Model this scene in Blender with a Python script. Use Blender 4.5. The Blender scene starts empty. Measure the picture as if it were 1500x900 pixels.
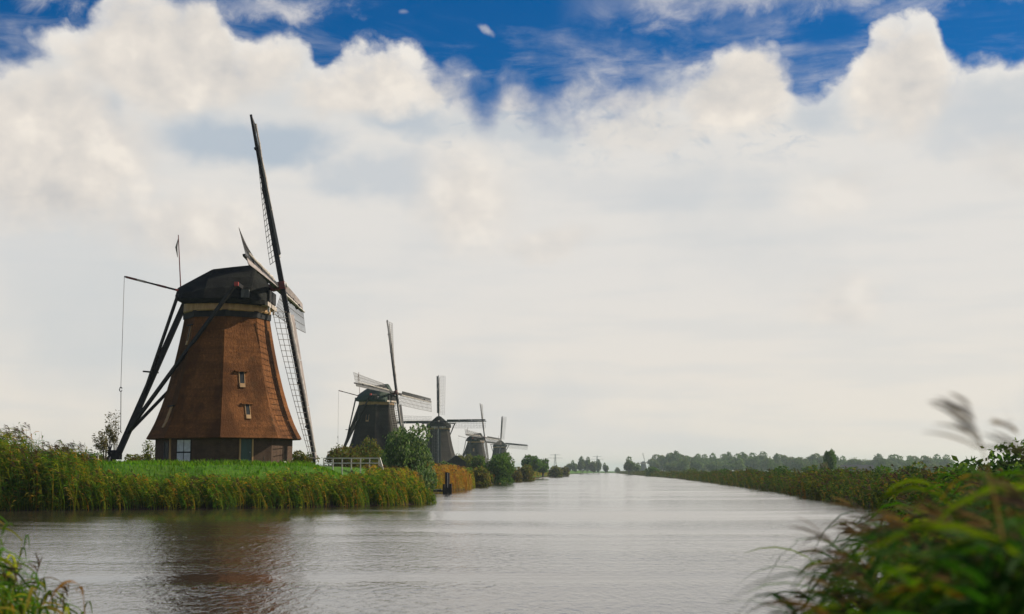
import bpy, math, random
import numpy as np
from mathutils import Matrix, Vector
R = math.radians
SC = bpy.context.scene
COL = SC.collection

# ------------------------------------------------------------------ camera
cam_d = bpy.data.cameras.new('camera')
cam = bpy.data.objects.new('camera', cam_d); COL.objects.link(cam)
cam.location = (0, 0, 2.3)
cam.rotation_euler = (R(90 + 6.57), 0, 0)
cam_d.lens = 50; cam_d.sensor_width = 36
cam_d.clip_start = 0.05; cam_d.clip_end = 20000
cam_d.dof.use_dof = True
cam_d.dof.focus_distance = 105
cam_d.dof.aperture_fstop = 2.2
SC.camera = cam

# ------------------------------------------------------------------ render settings
SC.view_settings.view_transform = 'Standard'
SC.view_settings.look = 'None'
SC.view_settings.exposure = 0.3
SC.view_settings.gamma = 1.0
SC.view_settings.use_curve_mapping = False
SC.render.engine = 'CYCLES'
cy = SC.cycles
cy.max_bounces = 6; cy.diffuse_bounces = 2; cy.glossy_bounces = 3
cy.transmission_bounces = 3; cy.volume_bounces = 2; cy.transparent_max_bounces = 6
cy.use_denoising = True
cy.caustics_reflective = False; cy.caustics_refractive = False

# ------------------------------------------------------------------ sun + sky
SUN_AZ, SUN_EL = 74.0, 36.0        # compass from +Y clockwise (camera looks to +Y), height
sa, se = R(SUN_AZ), R(SUN_EL)
to_sun = Vector((math.sin(sa) * math.cos(se), math.cos(sa) * math.cos(se), math.sin(se)))
sd_ = bpy.data.lights.new('sun', 'SUN'); sd_.energy = 5.0; sd_.angle = R(0.6); sd_.color = (1.0, 0.86, 0.68)
sun = bpy.data.objects.new('sun', sd_); COL.objects.link(sun)
sun.rotation_euler = (-to_sun).to_track_quat('-Z', 'Y').to_euler()
sun.location = (60, -40, 60)

W = bpy.data.worlds.new('World'); SC.world = W; W.use_nodes = True
NT = W.node_tree; NT.nodes.clear()
W.cycles.sampling_method = 'MANUAL'; W.cycles.sample_map_resolution = 256


class G:
    """tiny node-graph helper"""
    def __init__(s, nt): s.nt = nt
    def n(s, t, **k):
        o = s.nt.nodes.new(t)
        for a, b in k.items(): setattr(o, a, b)
        return o
    def put(s, sock, v):
        if isinstance(v, bpy.types.NodeSocket): s.nt.links.new(v, sock)
        elif v is not None:
            if isinstance(v, (tuple, list)) and len(v) == 3 and len(sock.default_value) == 4: v = (*v, 1)
            sock.default_value = v
    def m(s, op, a, b=None, c=None, clamp=False):
        o = s.n('ShaderNodeMath', operation=op); o.use_clamp = clamp
        for i, v in enumerate((a, b, c)): s.put(o.inputs[i], v)
        return o.outputs[0]
    def vm(s, op, a, b=None):
        o = s.n('ShaderNodeVectorMath', operation=op)
        s.put(o.inputs[0], a); s.put(o.inputs[1], b)
        return o.outputs['Vector']
    def ss(s, x, lo, hi):
        o = s.n('ShaderNodeMapRange', interpolation_type='SMOOTHSTEP')
        s.put(o.inputs['Value'], x); s.put(o.inputs['From Min'], lo); s.put(o.inputs['From Max'], hi)
        return o.outputs['Result']
    def noise(s, vec, scale, detail=4, rough=0.55, dist=0.0):
        o = s.n('ShaderNodeTexNoise')
        s.put(o.inputs['Vector'], vec); s.put(o.inputs['Scale'], scale); s.put(o.inputs['Detail'], detail)
        s.put(o.inputs['Roughness'], rough); s.put(o.inputs['Distortion'], dist)
        return o.outputs['Fac'] if 'Fac' in o.outputs else o.outputs[0]
    def mix(s, f, a, b, mode='MIX'):
        o = s.n('ShaderNodeMix', data_type='RGBA', blend_type=mode)
        s.put(o.inputs[0], f); s.put(o.inputs[6], a); s.put(o.inputs[7], b)
        return o.outputs[2]
    def ramp(s, f, pts):
        o = s.n('ShaderNodeValToRGB'); s.put(o.inputs[0], f)
        e = o.color_ramp.elements
        while len(e) < len(pts): e.new(0.5)
        for q, (p, c) in zip(e, pts): q.position = p; q.color = (*c, 1)
        return o.outputs[0]


def build_sky():
    g = G(NT)
    tc = g.n('ShaderNodeTexCoord').outputs['Generated']
    sx = g.n('ShaderNodeSeparateXYZ'); g.put(sx.inputs[0], tc)
    X, Y, Z = sx.outputs
    az = g.m('MULTIPLY', g.m('ARCTAN2', X, Y), 57.29578)
    el = g.m('MULTIPLY', g.m('ARCSINE', Z), 57.29578)
    sv = g.vm('MULTIPLY', tc, (1, 1, 1.3))
    def vor(vec, scale, detail=2.0, rough=0.55):
        o = g.n('ShaderNodeTexVoronoi', feature='F1', voronoi_dimensions='3D')
        o.normalize = True
        g.put(o.inputs['Vector'], vec); o.inputs['Scale'].default_value = scale; o.inputs['Detail'].default_value = detail
        o.inputs['Roughness'].default_value = rough
        return o.outputs['Distance']
    def puff(off):
        """cauliflower relief on the sphere of directions, about -0.5 .. 0.5"""
        v = g.vm('ADD', sv, off)
        wv = g.vm('ADD', v, g.vm('MULTIPLY', g.vm('SUBTRACT', ncol(v, 14), (0.5, 0.5, 0.5)), (0.05, 0.05, 0.05)))
        b = g.m('SUBTRACT', 0.36, vor(wv, 19))
        f = g.m('SUBTRACT', g.noise(v, 42, 6, 0.62, 0.2), 0.5)
        return g.m('ADD', g.m('MULTIPLY', b, 1.5), g.m('MULTIPLY', f, 0.62))
    def ncol(v, sc):
        o = g.n('ShaderNodeTexNoise'); g.put(o.inputs['Vector'], v); o.inputs['Scale'].default_value = sc; o.inputs['Detail'].default_value = 4
        return o.outputs['Color']
    p0 = puff((0, 0, 0)); p1 = puff((0.012, 0.0, 0.014))
    relief = g.m('SUBTRACT', p0, p1)                                   # light from the right and above
    fine = g.noise(sv, 34, 8, 0.6, 0.35); finc = g.m('SUBTRACT', fine, 0.5)
    big = g.noise(sv, 6.0, 4, 0.5)
    warp = g.m('SUBTRACT', g.noise(sv, 11, 4, 0.5), 0.5)
    warp2 = g.m('SUBTRACT', g.noise(g.vm('ADD', sv, (3.1, 1.7, 5.2)), 11, 4, 0.5), 0.5)
    azw = g.m('ADD', az, g.m('MULTIPLY', warp, 2.6))
    elw = g.m('ADD', el, g.m('MULTIPLY', warp2, 2.4))
    # outline of the cumulus bank: (degrees of bearing, degrees of height)
    tops = [(-24, 15.8), (-21, 16.0), (-19.8, 16.3), (-18.3, 16.9), (-16.6, 17.9), (-15.4, 18.7), (-13.2, 18.8), (-11.8, 17.8),
            (-11.2, 16.7), (-10.3, 16.9), (-9.4, 17.3), (-8.4, 16.9), (-7.6, 16.3), (-6.5, 16.8), (-5.4, 16.7), (-4.1, 16.5),
            (-3.0, 16.3), (-1.9, 15.9), (-0.9, 15.3), (-0.1, 16.2), (0.8, 15.9), (1.5, 15.4), (2.8, 16.0), (4.1, 15.9), (5.4, 16.0), (6.9, 16.2),
            (8.0, 16.4), (9.2, 16.9), (10.3, 16.9), (11.2, 16.2), (11.9, 15.2), (13.0, 15.0), (14.0, 15.7),
            (14.6, 16.9), (15.6, 17.6), (16.6, 17.4), (17.2, 16.4), (17.8, 15.5), (19.8, 15.6), (21.5, 15.3), (24, 15.7)]
    fc = g.n('ShaderNodeFloatCurve'); c = fc.mapping.curves[0]; fc.mapping.use_clip = True
    f = lambda p: ((p[0] + 24) / 48, (p[1] - 9) / 12)
    c.points[0].location = f(tops[0]); c.points[1].location = f(tops[-1])
    for p in tops[1:-1]: c.points.new(*f(p))
    for p in c.points: p.handle_type = 'AUTO'
    fc.mapping.update()
    g.put(fc.inputs['Value'], g.m('DIVIDE', g.m('ADD', g.m('ADD', az, g.m('MULTIPLY', warp, 1.2)), 24), 48, clamp=True))
    top_in = g.m('MULTIPLY_ADD', fc.outputs[0], 12, 9)
    top_out = g.m('MULTIPLY_ADD', g.noise(sv, 3.2, 3, 0.5), 7, 12.2)
    k = g.ss(g.m('ABSOLUTE', az), 21, 26)
    top = g.m('ADD', g.m('MULTIPLY', top_in, g.m('SUBTRACT', 1, k)), g.m('MULTIPLY', top_out, k))
    depth = g.m('SUBTRACT', top, el)                                     # degrees below the cloud tops
    edge = g.m('ADD', depth, g.m('MULTIPLY', p0, 2.6))
    wisp = g.ss(g.noise(sv, 9.0, 3, 0.5), 0.42, 0.60)
    mid = g.m('MULTIPLY', g.ss(az, -4.5, -1.5), g.ss(az, 8.5, 5.5))          # the thin ragged stretch between the heaps
    soft_w = g.m('ADD', g.m('MULTIPLY_ADD', wisp, 0.9, 0.55), g.m('MULTIPLY', mid, 1.2))
    bank = g.ss(edge, -0.2, soft_w)

    def blob(a, e, ra, re, lo=1.0, hi=0.2, w=1.2, field=None):
        da = g.m('DIVIDE', g.m('SUBTRACT', azw, a), ra); de = g.m('DIVIDE', g.m('SUBTRACT', elw, e), re)
        r = g.m('SQRT', g.m('ADD', g.m('MULTIPLY', da, da), g.m('MULTIPLY', de, de)))
        return g.ss(g.m('SUBTRACT', r, g.m('MULTIPLY', field or p0, w)), lo, hi)
    def mx(*a):
        r = a[0]
        for b in a[1:]: r = g.m('MAXIMUM', r, b)
        return r
    mul = lambda a, b: g.m('MULTIPLY', a, b)
    # layer 1: milky veil down to the horizon
    veil = g.mix(g.ss(el, 0, 9), (0.815, 0.755, 0.670), (0.750, 0.728, 0.695))
    streak = g.noise(g.vm('MULTIPLY', tc, (4, 4, 34)), 2.2, 4, 0.5)
    veil = g.mix(mul(g.ss(streak, 0.42, 0.70), 0.26), veil, (0.60, 0.63, 0.645))
    veil = g.mix(mul(g.ss(big, 0.46, 0.68), 0.45), veil, (0.58, 0.61, 0.63))
    veil = g.mix(mul(blob(-13, 5.6, 10, 4.0, w=0.6), 0.40), veil, (0.57, 0.61, 0.625))
    # layer 2: thin blue-grey openings
    thin = mx(blob(-10.6, 13.1, 5.0, 1.5, w=0.9), mul(blob(-16.2, 13.9, 0.9, 1.3), 0.9), mul(blob(-4.3, 14.0, 2.8, 1.0, w=1.2), 0.8),
              mul(blob(-5.5, 11.8, 3.6, 1.2), 0.55), mul(blob(0.8, 13.5, 3.6, 1.0, w=1.2), 0.55), mul(blob(18.4, 13.6, 3.4, 1.9), 0.45), mul(blob(12.4, 14.4, 1.4, 1.2, w=1.4), 0.6), mul(blob(6.0, 11.4, 6.5, 1.2), 0.22))
    broken = mul(g.ss(g.noise(g.vm('MULTIPLY', tc, (1, 1, 2.1)), 40, 7, 0.62, 0.5), 0.46, 0.66), mul(g.ss(el, 11.6, 13.6), g.ss(el, 16.6, 15.0)))
    thin = g.m('MAXIMUM', thin, mul(broken, mul(mul(g.ss(az, -6, -1), g.ss(az, 16, 11)), 0.75)))
    cl = g.mix(thin, veil, (0.46, 0.525, 0.595))
    # layer 3: heaps with modelled light and shade
    heaps = mx(blob(-18.6, 12.2, 5.2, 3.8, 1.0, 0.5, w=0.5), mul(blob(-12.6, 9.3, 4.6, 2.1, 1.0, 0.1, w=0.8), 0.8), mul(blob(-1.7, 10.8, 2.8, 2.8, 1.0, 0.2, w=0.7), 0.8), mul(blob(1.2, 9.0, 2.2, 0.9, 1.0, 0.2), 0.6),
               mul(blob(13.2, 6.8, 2.4, 1.5, 1.0, 0.0), 0.55), mul(blob(13.4, 11.2, 2.2, 1.3, 1.0, 0.1), 0.45), mul(blob(19.5, 11.5, 2.0, 1.4, 1.0, 0.2), 0.4),
               blob(-13.5, 16.4, 5.6, 2.6, 1.0, 0.55, w=0.6), mul(blob(-6.2, 15.3, 3.6, 1.7, 1.0, 0.4), 0.95), blob(9.4, 15.2, 3.3, 2.0, 1.0, 0.45, w=0.7), blob(15.6, 15.2, 2.4, 2.6, 1.0, 0.5, w=0.7), mul(blob(0.3, 15.2, 1.5, 1.0, 1.0, 0.3), 0.9), mul(blob(3.6, 15.2, 2.6, 0.7, 1.0, 0.2, w=1.6), 0.7), mul(blob(-3.4, 15.4, 2.2, 1.0, 1.0, 0.3), 0.8), mul(blob(4.5, 13.8, 3.2, 1.0, 1.0, 0.3), 0.5))
    gen = mul(g.ss(g.noise(sv, 8.0, 6, 0.55, 0.2), 0.47, 0.62), mul(g.ss(el, 19, 12), g.ss(el, 2.5, 7)))   # the same kind of heaps all round
    heaps = g.m('MAXIMUM', heaps, mul(gen, g.m('MULTIPLY_ADD', k, 0.75, 0.05)))
    lum = g.m('ADD', g.m('MULTIPLY_ADD', relief, 1.15, 0.62), mul(g.m('SUBTRACT', g.noise(sv, 11, 4, 0.5), 0.5), 1.5))
    hc = g.ramp(lum, [(0.0, (0.555, 0.545, 0.540)), (0.35, (0.665, 0.632, 0.595)), (0.7, (0.765, 0.712, 0.650)), (1.0, (0.875, 0.808, 0.722))])
    cl = g.mix(mul(heaps, 0.92), cl, hc)
    rim = mul(g.ss(edge, 1.5, 0.3), g.m('SUBTRACT', 1, mul(mid, 0.5)))       # thin bright crowns against the blue
    cl = g.mix(mul(rim, 0.75), cl, g.mix(g.ss(relief, -0.25, 0.2), (0.60, 0.61, 0.64), (0.85, 0.82, 0.775)))
    # clear sky
    sk = g.n('ShaderNodeTexSky', sky_type='NISHITA')
    sk.sun_disc = False; sk.sun_elevation = R(SUN_EL); sk.sun_rotation = R(SUN_AZ)
    sk.air_density = 1.0; sk.dust_density = 0.3; sk.ozone_density = 2.5
    clear = g.mix(1.0, sk.outputs[0], (0.014, 0.36, 0.70), 'MULTIPLY')
    # high mauve-grey wisps over the blue
    ci = g.noise(g.vm('MULTIPLY', tc, (5, 5, 20)), 1.6, 7, 0.62, 0.5)
    right = mul(g.ss(g.m('ADD', g.m('MULTIPLY_ADD', az, -0.02, el), mul(finc, 2.6)), 17.2, 18.6), g.ss(az, 1.5, 7))
    left = mx(mul(blob(-10.2, 18.0, 4.0, 0.9, w=1.6, field=finc), 0.9), mul(blob(-18.4, 18.3, 2.4, 1.3, w=2.2, field=finc), 0.7), blob(-1.1, 17.7, 0.55, 0.2, w=1.6, field=finc), mul(blob(-4.2, 17.9, 0.3, 0.2, w=1.8, field=finc), 0.5))
    els = mul(g.ss(g.m('ADD', ci, mul(k, 0.06)), 0.58, 0.76), g.ss(el, 15, 20))
    hi = mx(mul(right, 0.62), mul(left, 0.85), mul(els, 0.45), mul(mul(g.ss(edge, -2.2, 0.2), g.ss(ci, 0.42, 0.72)), 0.55))
    over = mul(g.ss(g.noise(tc, 2.6, 7, 0.58, 0.2), 0.57, 0.70), g.ss(el, 21, 30))     # scattered cumulus overhead, outside the picture
    b_clear = g.n('ShaderNodeBackground'); g.put(b_clear.inputs[0], clear); b_clear.inputs[1].default_value = 0.082
    b_cloud = g.n('ShaderNodeBackground')
    wc = g.mix(g.ss(fine, 0.4, 0.66), (0.40, 0.43, 0.52), (0.74, 0.71, 0.69))
    g.put(b_cloud.inputs[0], g.mix(bank, wc, cl)); b_cloud.inputs[1].default_value = 0.825
    amount = g.m('MAXIMUM', bank, g.m('MAXIMUM', hi, over), clamp=True)
    ms = g.n('ShaderNodeMixShader')
    g.put(ms.inputs[0], amount); g.put(ms.inputs[1], b_clear.outputs[0]); g.put(ms.inputs[2], b_cloud.outputs[0])
    out = g.n('ShaderNodeOutputWorld'); g.put(out.inputs[0], ms.outputs[0])


build_sky()

# ------------------------------------------------------------------ helpers
def tag(o, label=None, cat=None, group=None, kind=None):
    if label: o['label'] = label
    if cat: o['category'] = cat
    if group: o['group'] = group
    if kind: o['kind'] = kind
    return o


class MB:
    """collects shapes; build() links them as ONE mesh object"""
    def __init__(s): s.v = []; s.f = []
    def add(s, vs, fs):
        b = len(s.v); s.v += [tuple(p) for p in vs]; s.f += [tuple(b + i for i in q) for q in fs]; return s
    def loft(s, rings, cap0=True, cap1=True):
        n = len(rings[0]); vs = [p for r in rings for p in r]; fs = []
        for i in range(len(rings) - 1):
            for j in range(n):
                k = (j + 1) % n
                fs.append((i * n + j, i * n + k, (i + 1) * n + k, (i + 1) * n + j))
        if cap0: fs.append(tuple(reversed(range(n))))
        if cap1: fs.append(tuple((len(rings) - 1) * n + j for j in range(n)))
        return s.add(vs, fs)
    def beam(s, p0, p1, w, h=None, w1=None, h1=None, up=(0, 0, 1)):
        p0, p1 = Vector(p0), Vector(p1); h = h or w; w1 = w1 or w; h1 = h1 or h
        d = (p1 - p0).normalized(); u = Vector(up)
        if abs(d.dot(u)) > .98: u = Vector((1, 0, 0))
        a = d.cross(u).normalized(); b = a.cross(d).normalized()
        rr = []
        for p, ww, hh in ((p0, w, h), (p1, w1, h1)):
            rr.append([p + a * (sx * ww / 2) + b * (sy * hh / 2) for sx, sy in ((-1, -1), (1, -1), (1, 1), (-1, 1))])
        return s.loft(rr)
    def tube(s, pts, rad, n=8):
        pts = [Vector(p) for p in pts]
        if not isinstance(rad, (list, tuple)): rad = [rad] * len(pts)
        rings = []
        for i, p in enumerate(pts):
            d = (pts[min(i + 1, len(pts) - 1)] - pts[max(i - 1, 0)]).normalized()
            u = Vector((0, 0, 1)) if abs(d.z) < .95 else Vector((1, 0, 0))
            a = d.cross(u).normalized(); b = a.cross(d)
            rings.append([p + (a * math.cos(t) + b * math.sin(t)) * rad[i] for t in [2 * math.pi * k / n for k in range(n)]])
        return s.loft(rings)
    def box(s, c, size, rz=0):
        x, y, z = [q / 2 for q in size]; cs, sn = math.cos(rz), math.sin(rz)
        P = lambda a, b, d: (c[0] + a * cs - b * sn, c[1] + a * sn + b * cs, c[2] + d)
        return s.loft([[P(-x, -y, zz), P(x, -y, zz), P(x, y, zz), P(-x, y, zz)] for zz in (-z, z)])
    def mesh(s, name):
        me = bpy.data.meshes.new(name); me.from_pydata(s.v, [], s.f); me.update(); return me
    def build(s, name, mat, parent=None, smooth=False):
        return link(name, s.mesh(name), mat, parent, smooth)


def link(name, me, mat, parent=None, smooth=False):
    if mat and not me.materials: me.materials.append(mat)
    if smooth: me.polygons.foreach_set('use_smooth', [True] * len(me.polygons))
    o = bpy.data.objects.new(name, me); COL.objects.link(o)
    if parent: o.parent = parent
    return o


def empty(name, loc, rz=0):
    o = bpy.data.objects.new(name, None); COL.objects.link(o)
    o.location = loc; o.rotation_euler = (0, 0, rz); o.empty_display_size = 0.5
    return o


def np_mesh(name, verts, quads, col=None):
    me = bpy.data.meshes.new(name)
    verts = np.asarray(verts, np.float32).reshape(-1, 3); quads = np.asarray(quads, np.int32)
    k = quads.shape[1]
    me.vertices.add(len(verts)); me.vertices.foreach_set('co', verts.ravel())
    me.loops.add(quads.size); me.loops.foreach_set('vertex_index', quads.ravel())
    me.polygons.add(len(quads)); me.polygons.foreach_set('loop_start', np.arange(0, quads.size, k, dtype=np.int32))
    me.update(calc_edges=True)
    if col is not None:
        a = me.color_attributes.new('tint', 'FLOAT_COLOR', 'POINT')
        a.data.foreach_set('color', np.concatenate([np.asarray(col, np.float32), np.ones((len(col), 1), np.float32)], 1).ravel())
    return me


# ------------------------------------------------------------------ materials
def mat_base(name):
    m = bpy.data.materials.new(name); m.use_nodes = True
    nt = m.node_tree; nt.nodes.clear(); g = G(nt)
    out = g.n('ShaderNodeOutputMaterial'); p = g.n('ShaderNodeBsdfPrincipled')
    g.put(out.inputs[0], p.outputs[0])
    return m, g, p, out


def simple(name, c1, c2=None, scale=4, rough=0.7, bump=0.0, stretch=(1, 1, 1), metal=0.0, lo=0.35, hi=0.65, spec=0.5):
    m, g, p, out = mat_base(name)
    v = g.vm('MULTIPLY', g.n('ShaderNodeTexCoord').outputs['Object'], stretch)
    n = g.noise(v, scale, 6, 0.6)
    if c2 is None: c2 = tuple(x * 0.6 for x in c1)
    g.put(p.inputs['Base Color'], g.mix(g.ss(n, lo, hi), c1, c2))
    p.inputs['Roughness'].default_value = rough; p.inputs['Metallic'].default_value = metal
    p.inputs['Specular IOR Level'].default_value = spec
    if bump:
        b = g.n('ShaderNodeBump'); b.inputs['Strength'].default_value = bump; b.inputs['Distance'].default_value = 0.05
        g.put(b.inputs['Height'], g.noise(v, scale * 3, 6, 0.65)); g.put(p.inputs['Normal'], b.outputs[0])
    return m


def thatch_mat(name, c1, c2, c3, moss):
    m, g, p, out = mat_base(name)
    co = g.n('ShaderNodeTexCoord').outputs['Object']
    sep = g.n('ShaderNodeSeparateXYZ'); g.put(sep.inputs[0], co)
    str_ = g.noise(g.vm('MULTIPLY', co, (4.5, 4.5, 1.2)), 2.0, 7, 0.8)          # straw running down the slope
    speck = g.noise(co, 5, 7, 0.85)
    patch = g.noise(g.vm('MULTIPLY', co, (1, 1, 0.55)), 0.55, 5, 0.6)
    course = g.noise(g.vm('MULTIPLY', co, (0.12, 0.12, 1.6)), 1.3, 3, 0.6)   # horizontal dressing courses
    c = g.mix(g.ss(str_, 0.3, 0.7), c1, c2)
    c = g.mix(g.m('MULTIPLY', g.ss(speck, 0.48, 0.68), 0.8), c, c3)
    c = g.mix(g.m('MULTIPLY', g.ss(patch, 0.44, 0.62), 0.75), c, tuple(x * 0.5 for x in c1))
    c = g.mix(g.m('MULTIPLY', g.ss(course, 0.46, 0.62), 0.42), c, tuple(x * 0.55 for x in c1))
    mo = g.noise(co, 0.8, 6, 0.7)
    c = g.mix(g.m('MULTIPLY', g.ss(mo, 0.56, 0.74), moss), c, (0.035, 0.04, 0.022))
    g.put(p.inputs['Base Color'], c); p.inputs['Roughness'].default_value = 0.92; p.inputs['Specular IOR Level'].default_value = 0.15
    b = g.n('ShaderNodeBump'); b.inputs['Strength'].default_value = 0.9; b.inputs['Distance'].default_value = 0.09
    h = g.m('ADD', g.m('MULTIPLY', speck, 0.6), g.m('ADD', str_, g.m('MULTIPLY', course, 0.35)))
    g.put(b.inputs['Height'], h); g.put(p.inputs['Normal'], b.outputs[0])
    return m


def brick_mat(name, a, bcol, mortar):
    m, g, p, out = mat_base(name)
    uv = g.n('ShaderNodeUVMap').outputs[0]
    t = g.n('ShaderNodeTexBrick'); g.put(t.inputs['Vector'], uv)
    g.put(t.inputs['Color1'], a); g.put(t.inputs['Color2'], bcol); g.put(t.inputs['Mortar'], mortar)
    t.inputs['Scale'].default_value = 1; t.inputs['Mortar Size'].default_value = 0.008
    t.inputs['Brick Width'].default_value = 0.22; t.inputs['Row Height'].default_value = 0.065
    co = g.n('ShaderNodeTexCoord').outputs['Object']
    d = g.noise(co, 1.1, 6, 0.65)
    c = g.mix(g.m('MULTIPLY', g.ss(d, 0.42, 0.7), 0.6), t.outputs[0], tuple(x * 0.4 for x in a))
    g.put(p.inputs['Base Color'], c); p.inputs['Roughness'].default_value = 0.9; p.inputs['Specular IOR Level'].default_value = 0.2
    b = g.n('ShaderNodeBump'); b.inputs['Strength'].default_value = 0.5; b.inputs['Distance'].default_value = 0.02
    g.put(b.inputs['Height'], g.m('SUBTRACT', g.noise(co, 9, 5, 0.6), t.outputs['Fac'])); g.put(p.inputs['Normal'], b.outputs[0])
    return m


def leaf_mat(name, trans=0.35, rough=0.6, spec=0.3):
    m = bpy.data.materials.new(name); m.use_nodes = True
    nt = m.node_tree; nt.nodes.clear(); g = G(nt)
    out = g.n('ShaderNodeOutputMaterial'); p = g.n('ShaderNodeBsdfPrincipled')
    at = g.n('ShaderNodeAttribute'); at.attribute_name = 'tint'
    g.put(p.inputs['Base Color'], at.outputs['Color'])
    p.inputs['Roughness'].default_value = rough; p.inputs['Specular IOR Level'].default_value = spec
    tr = g.n('ShaderNodeBsdfTranslucent')
    g.put(tr.inputs[0], g.mix(1.0, at.outputs['Color'], (1.25, 1.2, 0.6), 'MULTIPLY'))
    ms = g.n('ShaderNodeMixShader'); ms.inputs[0].default_value = trans
    g.put(ms.inputs[1], p.outputs[0]); g.put(ms.inputs[2], tr.outputs[0]); g.put(out.inputs[0], ms.outputs[0])
    return m


M = {}
M['thatch_brown'] = thatch_mat('thatch_brown', (0.110, 0.044, 0.0145), (0.190, 0.077, 0.0255), (0.31, 0.135, 0.047), 0.4)
M['thatch_grey'] = thatch_mat('thatch_grey', (0.022, 0.021, 0.020), (0.038, 0.034, 0.030), (0.062, 0.052, 0.043), 0.5)
M['cap_dark'] = thatch_mat('cap_dark', (0.009, 0.011, 0.011), (0.014, 0.016, 0.014), (0.024, 0.024, 0.019), 0.4)
M['cap_green'] = simple('cap_green', (0.018, 0.045, 0.028), (0.010, 0.026, 0.018), 3, 0.8, 0.3)
M['brick_dark'] = brick_mat('brick_dark', (0.085, 0.048, 0.030), (0.062, 0.036, 0.024), (0.085, 0.072, 0.058))
M['tar_wood'] = simple('tar_wood', (0.012, 0.014, 0.016), (0.022, 0.022, 0.022), 5, 0.75, 0.2, (1, 1, 0.15), spec=0.2)
M['black_steel'] = simple('black_steel', (0.014, 0.015, 0.018), (0.026, 0.024, 0.026), 3, 0.6, 0.1, spec=0.25)
M['tan_wood'] = simple('tan_wood', (0.40, 0.25, 0.11), (0.28, 0.165, 0.07), 3, 0.7, 0.15, (1, 1, 0.2))
M['pale_wood'] = simple('pale_wood', (0.46, 0.40, 0.34), (0.30, 0.26, 0.22), 4, 0.7, 0.15, (1, 1, 0.2))
M['board_dark'] = simple('board_dark', (0.045, 0.05, 0.052), (0.03, 0.032, 0.034), 2.2, 0.7, 0.1, (1, 1, 0.3))
M['wind_board'] = simple('wind_board', (0.30, 0.26, 0.245), (0.17, 0.15, 0.145), 2.2, 0.75, 0.15, (1, 1, 0.3))
M['lath'] = simple('lath', (0.10, 0.092, 0.085), (0.065, 0.06, 0.055), 4, 0.8)
M['lath_pale'] = simple('lath_pale', (0.20, 0.185, 0.17), (0.12, 0.11, 0.10), 4, 0.8)
M['canvas'] = simple('canvas', (0.50, 0.47, 0.43), (0.33, 0.30, 0.27), 5, 0.85, 0.5)
M['red_paint'] = simple('red_paint', (0.42, 0.045, 0.035), (0.30, 0.03, 0.025), 5, 0.5)
M['dark_red'] = simple('dark_red', (0.16, 0.022, 0.018), (0.09, 0.016, 0.014), 5, 0.55)
M['white_paint'] = simple('white_paint', (0.62, 0.61, 0.58), (0.44, 0.43, 0.40), 3, 0.6, 0.05)
M['blue_white'] = simple('blue_white', (0.52, 0.56, 0.60), (0.40, 0.43, 0.46), 3, 0.6, 0.05)
M['green_paint'] = simple('green_paint', (0.012, 0.055, 0.045), (0.008, 0.036, 0.032), 3, 0.55, 0.1, (1, 1, 0.2))
M['glass_dark'] = simple('glass_dark', (0.012, 0.016, 0.020), (0.02, 0.026, 0.03), 2, 0.55, spec=0.15)
M['rope'] = simple('rope', (0.30, 0.27, 0.23), None, 10, 0.9)
M['bark'] = simple('bark', (0.075, 0.06, 0.045), (0.04, 0.032, 0.025), 8, 0.9, 0.4, (1, 1, 0.3))
M['grey_wood'] = simple('grey_wood', (0.10, 0.105, 0.11), (0.05, 0.053, 0.058), 5, 0.8, 0.3, (1, 1, 0.2))
M['slate'] = simple('slate', (0.045, 0.05, 0.06), (0.03, 0.033, 0.04), 2, 0.7)
M['grey_wall'] = simple('grey_wall', (0.22, 0.23, 0.25), (0.16, 0.165, 0.18), 1, 0.8)
M['stone_white'] = simple('stone_white', (0.62, 0.58, 0.52), (0.42, 0.39, 0.35), 5, 0.85, 0.5)
M['galv'] = simple('galv', (0.22, 0.23, 0.25), (0.17, 0.18, 0.19), 1, 0.5, 0, (1, 1, 1), 0.3)
M['leaf'] = leaf_mat('leaf', 0.40, 0.8, 0.12)
M['reed'] = leaf_mat('reed', 0.5, 0.8, 0.12)


def ground_mat():
    m, g, p, out = mat_base('meadow')
    co = g.n('ShaderNodeTexCoord').outputs['Object']
    a = g.noise(co, 0.35, 6, 0.6); b = g.noise(co, 3.5, 6, 0.7)
    c = g.mix(g.ss(a, 0.35, 0.65), (0.040, 0.115, 0.010), (0.065, 0.145, 0.014))
    c = g.mix(g.m('MULTIPLY', g.ss(b, 0.5, 0.7), 0.6), c, (0.085, 0.085, 0.030))
    sp = g.n('ShaderNodeSeparateXYZ'); g.put(sp.inputs[0], co)
    c = g.mix(g.ss(sp.outputs[2], 0.55, 0.1), c, (0.028, 0.022, 0.014))        # wet peat at the water's edge
    g.put(p.inputs['Base Color'], c); p.inputs['Roughness'].default_value = 0.95; p.inputs['Specular IOR Level'].default_value = 0.1
    bp = g.n('ShaderNodeBump'); bp.inputs['Strength'].default_value = 0.8; bp.inputs['Distance'].default_value = 0.15
    g.put(bp.inputs['Height'], b); g.put(p.inputs['Normal'], bp.outputs[0])
    return m


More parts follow.
